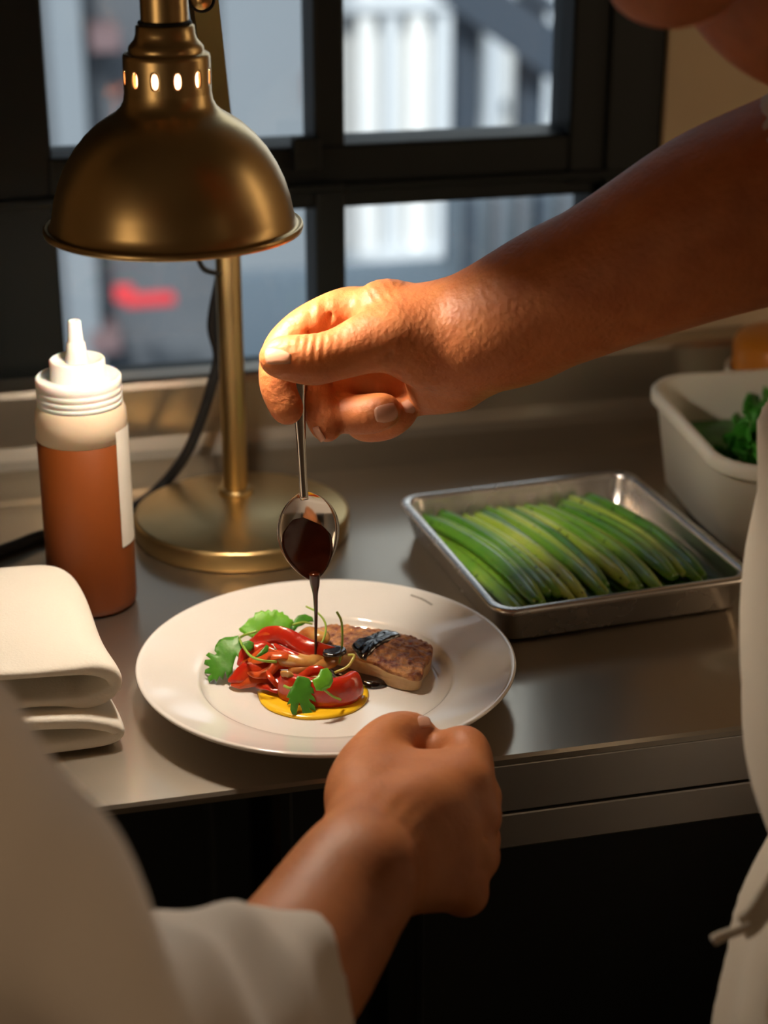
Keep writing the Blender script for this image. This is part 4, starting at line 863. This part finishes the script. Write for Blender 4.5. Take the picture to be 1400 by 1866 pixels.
# head, neck
fa_dir = unit((-0.80, 0.22, -0.52))
hc = W(1172, -18, 0.86)-(fa_dir*0.070+unit(np.array((0, 0, 1.0))-fa_dir*fa_dir[2])*(-0.100))
FH, PH, AH = head_field(hc, fa_dir, (0, 0, 1))
hd_mesh = FH.mesh('head', 1)
FN = Field((0.05, -0.42, 1.15), (0.60, 0.08, 1.62), 0.005)
FN.chain([PH(-0.030, 0, -0.04), PH(-0.045, 0, -0.10), W(1500, -75, 0.90), (0.44, -0.22, 1.36)], [0.058, 0.056, 0.060, 0.085], 0.02, 0.04)
FN.chain([(0.44, -0.22, 1.33), (0.47, -0.13, 1.335), W(1500, 345, 1.034), W(1440, 362, 1.04)], [0.07, 0.050, 0.036, 0.030], 0.03, 0.04)
nk = FN.mesh('neck', 1); FNa = Field((0.25, -0.65, 0.95), (0.60, -0.15, 1.42), 0.006); FNa.chain([(0.44, -0.22, 1.33), (0.46, -0.40, 1.33), (0.43, -0.50, 1.22), (0.385, -0.555, 1.04)], [0.07, 0.055, 0.045, 0.040], 0.03, 0.04); nka = FNa.mesh('n', 1)
ba = obj('body', np_mesh('body', [armA, hd_mesh, nk, nka, spare_hand((0.385, -0.555, 1.04), (0.30, -0.60, 0.87), (-0.7, 0.7, 0))]), SKIN, pa); ba['label'] = 'bare forearm and hand gripping the spoon, chin above'
FHair = Field(hc-0.2, hc+0.2, 0.005); FHair.ell(PH(-0.022, 0, 0.040), (0.098, 0.081, 0.090), AH, 0.01)
FHair.ell(PH(0.075, 0, -0.045), (0.085, 0.10, 0.105), AH, 0.02, carve=True)
obj('hair', np_mesh('hair', [FHair.mesh('hair', 1)]), HAIR, pa)
# nails
for (Q, c, n_, a_, L, w_) in (('thumb', W(508, 645, 1.1000), -FWD+UPV*0.65-RGT*0.1, -RGT+UPV*0.06, 0.0085, 0.0072), ('ring', W(704, 754, 1.1405), -FWD-UPV*0.25+RGT*0.1, RGT+UPV*0.25, 0.0075, 0.0060),
                              ('little', W(742, 744, 1.1545), -FWD*1.0+RGT*0.2, RGT+UPV*0.55, 0.0060, 0.0050), ('middle', W(576, 794, 1.1485), -FWD*0.5-UPV*0.5-RGT*0.8, RGT*0.45-UPV, 0.0055, 0.0045)):
    nail(on_skin(FAH, c, n_), n_, a_, L, w_, ba)
# shirt (torso and short sleeve), apron, apron string
TC0 = np.array([0.405, -0.285])
FS = Field((0.05, -0.62, 0.55), (0.80, 0.12, 1.48), 0.0055)
FS.chain([(0.43, -0.27, 0.60), (0.42, -0.275, 0.85), (0.415, -0.28, 1.05), (0.44, -0.26, 1.22), (0.46, -0.24, 1.33)], [0.150, 0.150, 0.158, 0.150, 0.110], 0.03, 0.06)
G = FS.new(); sl0 = np.array(W(1418, 376, 1.043)); sl1 = np.array([0.47, -0.13, 1.345])
slp = [sl0, sl0+(sl1-sl0)*0.35, sl0+(sl1-sl0)*0.7, sl1]; FS.chain(slp, [0.058, 0.064, 0.070, 0.085], 0.01, 0.04, G)
dirs = unit(sl1-sl0); FS.seg(sl0-dirs*0.09, sl0+dirs*0.05, 0.0535, 0.0555, 0.003, 0.05, G, True); FS.seg(sl0-dirs*0.10, sl0-dirs*0.062, 0.09, 0.09, 0.002, 0.05, G, True)
FS.merge(G, 0.03)
FS.chain([(0.46, -0.40, 1.33), (0.43, -0.50, 1.22), (0.385, -0.555, 1.05), (0.355, -0.570, 0.99)], [0.085, 0.070, 0.062, 0.050], 0.03, 0.05)
FS.ell((0.445, -0.24, 1.40), (0.075, 0.075, 0.06), None, 0.01, carve=True)
obj('shirt', np_mesh('shirt', [FS.mesh('shirt', 1)]), COTTON, pa)
FA = Field((0.05, -0.62, 0.30), (0.80, 0.12, 1.30), 0.0055)
cols_ = [(1390, 700, 0.985), (1372, 1000, 0.965), (1352, 1270, 0.95), (1374, 1440, 0.935), (1412, 1530, 0.93), (1398, 1640, 0.92), (1362, 1745, 0.91), (1328, 1880, 0.90), (1300, 2020, 0.89)]
cols_ = [(1399, 640, 0.985), (1392, 850, 0.975), (1374, 1000, 0.965), (1364, 1100, 0.96), (1354, 1230, 0.952), (1352, 1310, 0.948), (1364, 1400, 0.94), (1378, 1450, 0.937), (1400, 1500, 0.933), (1424, 1545, 0.93), (1422, 1585, 0.927), (1402, 1625, 0.923), (1372, 1690, 0.917), (1352, 1760, 0.91), (1332, 1866, 0.90), (1300, 2030, 0.89)]
ed = np.array([W(*q) for q in cols_]); zo = np.argsort(ed[:, 2]); ed = ed[zo]; ra_ = 0.145
Xg, Yg, Zg = np.meshgrid(*FA.ax, indexing='ij'); ex = np.interp(FA.ax[2], ed[:, 2], ed[:, 0])[None, None, :]; ey = np.interp(FA.ax[2], ed[:, 2], ed[:, 1])[None, None, :]
cx_, cy_ = ex+RGT[0]*ra_, ey+RGT[1]*ra_
an = np.arctan2(Yg-cy_, Xg-cx_)
fold = 0.0042*np.sin(an*13+Zg*10)*np.clip((0.98-Zg)/0.10, 0.1, 1)+0.0020*np.sin(Zg*75+an*5)*(Zg > 0.9)
d_ = np.sqrt((Xg-cx_)**2+(Yg-cy_)**2)-ra_+fold
d_ = np.maximum(d_, np.maximum(ed[0, 2]-Zg, Zg-1.14)); FA.F = d_.astype(np.float32)
obj('apron', np_mesh('apron', [FA.mesh('apron', 2)]), APRON, pa)
st = [W(1430, 1590, 0.905), W(1408, 1622, 0.90), W(1388, 1656, 0.895), W(1370, 1680, 0.893), W(1352, 1690, 0.892)]
tie = obj('apron_tie', sweep('apron_tie', catmull(st, 6), ribbon_sec(0.0066, 0.0018, 0.0005, 7), -FWD), APRON, pa)
st = [W(1366, 1687, 0.8915), W(1340, 1697, 0.8905), W(1316, 1706, 0.890), W(1300, 1714, 0.889)]
obj('tie_end', tube('tie_end', st, [0.0028, 0.0027, 0.0028, 0.0029], 10), APRON, tie)

lower_body(pa, (0.43, -0.27, 0), (-1, 0.15))

# ---------------------------------------------------------------- the cook at the left, steadying the plate
pb = empty('person', (-0.42, -0.42, 0), 'cook at the lower left in a white rolled sleeve, hand gripping the plate rim', 'person')
F = Field((-0.22, -0.40, 0.85), (0.10, -0.03, 1.02), h)
fb = np.array([LM(660, 1566, 0.972, 84), LM(646, 1600, 0.960, 92), LM(618, 1642, 0.946, 99), LM(582, 1698, 0.93, 108), LM(538, 1762, 0.905, 120), LM(472, 1835, 0.87, 130), LM(400, 1890, 0.84, 140)])
F.chain(fb[:, :3], fb[:, 3], 0.012, 0.03)
F.ell(W(692, 1592, 0.948), (0.0135, 0.0135, 0.0170), None, 0.020)                     # ulna head
MB = [LM(852, 1432, 1.042, 34), LM(866, 1488, 1.036, 34), LM(863, 1560, 1.026, 34), LM(842, 1626, 1.015, 34)]
WB = [LM(668, 1510, 0.995, 58), LM(680, 1540, 0.990, 58), LM(690, 1580, 0.985, 56), LM(700, 1610, 0.980, 50)]
for a, b in zip(MB, WB): F.seg(a[:3], b[:3], a[3], b[3], 0.020, 0.03)
F.ell(W(760, 1530, 1.022), (0.030, 0.024, 0.036), None, 0.02)
for q in MB: F.ell(np.array(q[:3])-FWD*0.002+RGT*0.002, (0.0132,)*3, None, 0.005)   # knuckles
# extensor tendons
for a, b in zip(MB, WB): F.seg(np.array(a[:3])-FWD*0.0085, np.array(b[:3])-FWD*0.0150, 0.0036, 0.0030, 0.005)
for a, b in zip(MB[:2], MB[1:3]):
    mid = (np.array(a[:3])+np.array(b[:3]))/2; F.seg(mid-FWD*0.0105+RGT*0.001, mid-FWD*0.0175-RGT*0.022, 0.0035, 0.0012, 0.006, carve=True)
F.chain([W(800, 1470, 1.018), W(760, 1500, 1.003), W(735, 1545, 0.985), W(722, 1580, 0.975)], [0.0018, 0.0020, 0.0020, 0.0015], 0.005)
F.chain([W(700, 1425, 1.030), W(672, 1452, 1.010), W(650, 1490, 0.988)], [0.0030, 0.0030, 0.0025], 0.006)
# thumb on the rim
tb = finger(F, [(668, 1510, 1.00, 58), (652, 1462, 1.025, 52), (656, 1415, 1.050, 46), (682, 1372, 1.072, 39), (712, 1344, 1.084, 34), (740, 1338, 1.092, 32), (764, 1338, 1.098, 25)], 0.014, 0.006)
F.seg(W(690, 1408, 1.058), W(835, 1402, 1.064), 0.0120, 0.0112, 0.018); F.seg(W(690, 1455, 1.036), W(825, 1435, 1.048), 0.0165, 0.0145, 0.022)             # web between thumb and index
ixb = finger(F, [(845, 1440, 1.044, 34), (862, 1398, 1.062, 33), (851, 1362, 1.076, 33), (822, 1362, 1.086, 29), (790, 1370, 1.092, 26), (765, 1376, 1.095, 24)], 0.008)
mdb = finger(F, [(868, 1488, 1.038, 33), (878, 1450, 1.062, 32), (850, 1426, 1.078, 29), (805, 1424, 1.085, 27), (775, 1424, 1.085, 25)], 0.006)
rgb = finger(F, [(864, 1560, 1.028, 34), (876, 1525, 1.052, 32), (850, 1500, 1.068, 29), (800, 1492, 1.072, 27), (770, 1495, 1.068, 25)], 0.006)
pkb = finger(F, [(842, 1626, 1.017, 33), (855, 1600, 1.038, 30), (832, 1576, 1.052, 27), (790, 1560, 1.055, 25), (765, 1560, 1.05, 23)], 0.006)
F.wrinkle(W(690, 1480, 0.985), RGT*0.5-UPV*0.8, 0.009, 0.0003, 0.02)
armB = F.mesh('arm', 2); FBH = F
hcb = np.array([-0.44, -0.62, 1.60]); fbd = unit((0.85, 0.35, -0.35)); FHb, PHb, AHb = head_field(hcb, fbd, (0, 0, 1), 0.0045)
FN = Field((-0.75, -0.85, 0.86), (-0.05, -0.25, 1.65), 0.0065); FN.chain([PHb(-0.03, 0, -0.04), PHb(-0.04, 0, -0.11), (-0.50, -0.65, 1.40)], [0.058, 0.058, 0.085], 0.02, 0.04)
FN2 = Field((-0.75, -1.0, 0.95), (-0.3, -0.5, 1.45), 0.0065); FN2.chain([(-0.50, -0.65, 1.38), (-0.55, -0.78, 1.34), (-0.50, -0.88, 1.15), (-0.46, -0.88, 1.04)], [0.07, 0.055, 0.045, 0.040], 0.03, 0.04)
FN.chain([(-0.50, -0.65, 1.38), (-0.42, -0.52, 1.26), W(-400, 1435, 0.60), W(-25, 1805, 0.68), W(110, 1990, 0.73), W(420, 1885, 0.845)], [0.07, 0.055, 0.048, 0.044, 0.040, 0.032], 0.03, 0.04)
bb = obj('body', np_mesh('body', [armB, FHb.mesh('head', 1), FN.mesh('neck', 1), FN2.mesh('n', 1), spare_hand((-0.46, -0.88, 1.04), (-0.37, -0.86, 0.88), (0.7, 0.7, 0))]), SKIN_B, pb); bb['label'] = 'bare hand and wrist, thumb on the plate rim'
nail(on_skin(FBH, W(760, 1330, 1.0905), UPV*0.9-FWD*0.5+RGT*0.25), UPV*0.9-FWD*0.5+RGT*0.25, RGT+FWD*0.6, 0.0068, 0.0060, bb)
FHb2 = Field(hcb-0.2, hcb+0.2, 0.006); FHb2.ell(PHb(-0.022, 0, 0.040), (0.098, 0.081, 0.090), AHb, 0.01); FHb2.ell(PHb(0.075, 0, -0.045), (0.085, 0.10, 0.105), AHb, 0.02, carve=True)
obj('hair', np_mesh('hair', [FHb2.mesh('hair', 1)]), HAIR, pb)
lower_body(pb, (-0.52, -0.66, 0), (0.9, 0.4))
# shirt: torso, upper arm, rolled forearm sleeve with an open cuff
hs_ = 0.0032
FB = Field((-0.46, -0.62, 0.86), (0.0, -0.16, 1.36), hs_)
cu = np.array(LM(498, 1832, 0.885, 1)[:3]); el = W(110, 1990, 0.73); sh = W(-400, 1435, 0.60)
G = FB.new(); FB.chain([cu, cu+(el-cu)*0.33, cu+(el-cu)*0.68, el], [0.0445, 0.050, 0.057, 0.060], 0.015, 0.04, G)
cdv = unit(el-cu)
G2 = FB.new(); FB.chain([el, W(-25, 1805, 0.68), W(-215, 1605, 0.635), sh], [0.058, 0.062, 0.066, 0.075], 0.015, 0.05, G2)
FB.F = smin(G, G2, 0.018)
Xg, Yg, Zg = np.meshgrid(*FB.ax, indexing='ij')
t = (Xg-cu[0])*cdv[0]+(Yg-cu[1])*cdv[1]+(Zg-cu[2])*cdv[2]
wr = 0.0050*np.sin(t*78+Zg*26)*np.exp(-((t-0.10)/0.06)**2)+0.0030*np.sin(Zg*72+Xg*60+2*np.sin(Yg*20))+0.0018*np.sin(Xg*140-Yg*50+1.5*np.sin(Zg*30))
FB.F += wr.astype(np.float32)
# roll-up cuff: slightly proud band, then hollow the opening
FB.seg(cu+cdv*0.002, cu+cdv*0.020, 0.0462, 0.0475, 0.003, 0.03)
FB.seg(cu-cdv*0.06, cu-cdv*0.050, 0.070, 0.070, 0.003, 0.05, None, True); FB.seg(cu-cdv*0.08, cu+cdv*0.03, 0.0425, 0.0430, 0.002, 0.03, None, True)
slv = FB.mesh('sleeve', 2)
FT = Field((-0.85, -1.0, 0.45), (-0.2, -0.3, 1.50), 0.007)
FT.chain([(-0.52, -0.66, 0.50), (-0.52, -0.66, 0.80), (-0.52, -0.66, 1.10), (-0.51, -0.65, 1.36)], [0.16, 0.155, 0.165, 0.10], 0.03, 0.05); FT.chain([tuple(sh), (-0.42, -0.52, 1.26), (-0.49, -0.60, 1.34)], [0.075, 0.080, 0.090], 0.03, 0.05)
FT.chain([(-0.55, -0.78, 1.34), (-0.50, -0.88, 1.15), (-0.42, -0.88, 0.98)], [0.085, 0.065, 0.055], 0.03, 0.05); FT.ell((-0.50, -0.64, 1.47), (0.075, 0.075, 0.06), None, 0.01, carve=True)
sb_ = obj('shirt', np_mesh('shirt', [slv, FT.mesh('torso', 1)]), COTTON, pb); sb_['label'] = 'white cotton shirt with a rolled sleeve'
# ================================================================= OUTSIDE THE WINDOW (a street some floors below, pale buildings across it)
PALE = mat('pale_render', (0.92, 0.91, 0.88), 0.9, var=(1.5, (0.84, 0.85, 0.86), 0.4, 0.65)); GREYB = mat('grey_render', (0.115, 0.125, 0.14), 0.9, var=(1.2, (0.095, 0.103, 0.118), 0.4, 0.6)); GREYL = mat('light_grey_render', (0.20, 0.225, 0.25), 0.9)
GREYW = mat('off_white_render', (0.62, 0.65, 0.68), 0.9); IRON = mat('dark_blue_iron', (0.03, 0.042, 0.06), 0.6); PANE = mat('dark_window_pane', (0.20, 0.24, 0.28), 0.2); REDS = mat('red_paint', (0.62, 0.03, 0.04), 0.5); PINK = mat('faded_pink_paint', (0.16, 0.10, 0.105), 0.7); ASPH = mat('asphalt', (0.16, 0.17, 0.18), 0.9); BLUEG = mat('blue_grey_render', (0.11, 0.14, 0.17), 0.9)
GZ = -3.0
tag(box('street', (-14, 0.70, GZ-0.1), (16, 16, GZ), ASPH), 'grey street beyond the window', None, None, 'structure')
def building(label, x0, x1, y, depth, z1, m_):
    b = empty('building', ((x0+x1)/2, y, GZ), label, 'building'); box('wall', (x0, y, GZ), (x1, y+depth, z1), m_, b); return b
def xat(px, Y, py=200): return float(Yp(px, py, Y)[0])
def zat(py, Y, px=700): return float(Yp(px, py, Y)[2])
YR = 7.0
b = building('white rendered building across the street seen through the right panes', xat(600, YR), 9.0, YR, 4, 6.0, PALE)
for i in range(9):
    xx = xat(645+i*46, YR); box('pilaster', (xx, YR-0.10, GZ), (xx+0.07, YR, 6.0), GREYW if i % 2 else PALE, b)
for r_ in range(4):
    zz = zat(180, YR)-0.75+r_*1.15; box('string_course', (xat(600, YR), YR-0.13, zz), (9.0, YR, zz+0.07), GREYW, b)
for (p0, p1, q0, q1) in ((860, 945, 20, 210), (990, 1060, 60, 215), (840, 920, 380, 500), (960, 1070, 370, 510)):
    w_ = box('window', (xat(p0, YR), YR-0.03, zat(q1, YR)), (xat(p1, YR), YR+0.02, zat(q0, YR)), GREYL, b); box('window_pane', (xat(p0, YR)+0.05, YR-0.04, zat(q1, YR)+0.05), (xat(p1, YR)-0.05, YR-0.025, zat(q0, YR)-0.05), PALE if q0 < 300 else PANE, b)
YL = 6.0
b = building('dull grey building across the street seen through the left panes', -9.0, xat(585, YL), YL, 3, 6.0, GREYB)
for (p0, p1) in ((95, 150), (395, 545)): box('pale_pier', (xat(p0, YL), YL-0.22, GZ), (xat(p1, YL), YL, 6.0), GREYL, b)
for (p0, p1, q0, q1, mm) in ((165, 215, 20, 60, PINK), (535, 572, 110, 160, PINK), (130, 185, 540, 575, PINK)): box('wall_patch', (xat(p0, YL), YL-0.245, zat(q1, YL)), (xat(p1, YL), YL-0.002, zat(q0, YL)), mm, b)
b2 = empty('shop_sign', Yp(265, 545, 5.6), 'blurred red sign on the grey building outside the lower left pane', 'sign')
Ys = 5.5
box('sign_board', (xat(228, Ys, 545), Ys, zat(560, Ys, 265)), (xat(320, Ys, 545), Ys+0.06, zat(540, Ys, 265)), REDS, b2, 0.01); box('sign_bracket', (xat(210, Ys, 535), Ys+0.02, zat(553, Ys, 265)), (xat(246, Ys, 535), Ys+0.08, zat(525, Ys, 265)), REDS, b2, 0.01)
# fire stair: two posts, a diagonal flight, lower landing
fe = empty('fire_escape', Yp(920, 100, 5.0), 'dark iron fire stair outside the upper right pane', 'fire escape'); Ye = 5.2
for p0, p1 in ((832, 876), (948, 992)): box('post', (xat(p0, Ye), Ye, GZ), (xat(p1, Ye), Ye+0.09, 3.5), IRON, fe, 0.01)
def diag(p, q, r): return obj('stringer', sweep('stringer', [p, (p+q)/2, q], [(r, 0.04), (-r, 0.04), (-r, -0.04), (r, -0.04)], (0, 1, 0)), IRON, fe, smooth=False)
diag(Yp(790, -60, Ye-0.1), Yp(1080, 150, Ye-0.1), 0.075); diag(Yp(850, -90, Ye-0.1), Yp(1080, 60, Ye-0.1), 0.02)
bl = empty('blue_shed', Yp(960, 480, 3.7), 'blue grey low block outside the lower right pane', 'building'); Yb = 3.7
box('wall', (xat(826, Yb, 450), Yb, GZ), (xat(1300, Yb, 450), Yb+0.10, zat(350, Yb, 950)), BLUEG, bl)
for i, p in enumerate((842, 890, 935, 968, 1010, 1045)): box('batten', (xat(p, Yb, 450), Yb-0.06, GZ), (xat(p+14, Yb, 450), Yb, zat(352, Yb, 950)), IRON if i in (0, 3) else GREYB, bl)
box('wall', (xat(610, Yb, 450)-0.3, Yb, GZ), (xat(824, Yb, 450), Yb+0.10, zat(492, Yb, 730)), BLUEG, bl)

# ================================================================= ADDED FILL PANELS, UNSEEN, ON THE SIDE WALLS
def fill_panel(x, y, z0, z1, hwid, e, label):
    sx = 1 if x < 0 else -1
    r = empty('fill_light', (x, y, z0), label, 'light', 'added fill lights out of view')
    box('panel_back', (min(x, x+sx*0.05), y-hwid-0.02, z0-0.02), (max(x, x+sx*0.05), y+hwid+0.02, z1+0.02), CABINET, r, 0.004)
    a, b = sorted((x+sx*0.0505, x+sx*0.058)); box('glow_face', (a, y-hwid, z0), (b, y+hwid, z1), emit('fill_glow', (1.0, 0.72, 0.46), e), r)
fill_panel(XL, -1.55, 0.7, 1.7, 0.60, 2.5, 'added warm fill panel on the left kitchen wall')  # this pair is invented to brighten sleeves, skin and brass from the front
fill_panel(XR, -1.55, 0.7, 1.7, 0.60, 2.5, 'added warm fill panel on the right kitchen wall')
fill_panel(XR, 0.05, 1.0, 2.2, 0.05, 7.0, 'added slim warm glow strip near the window corner')  # added to draw an upright streak on the brass shade
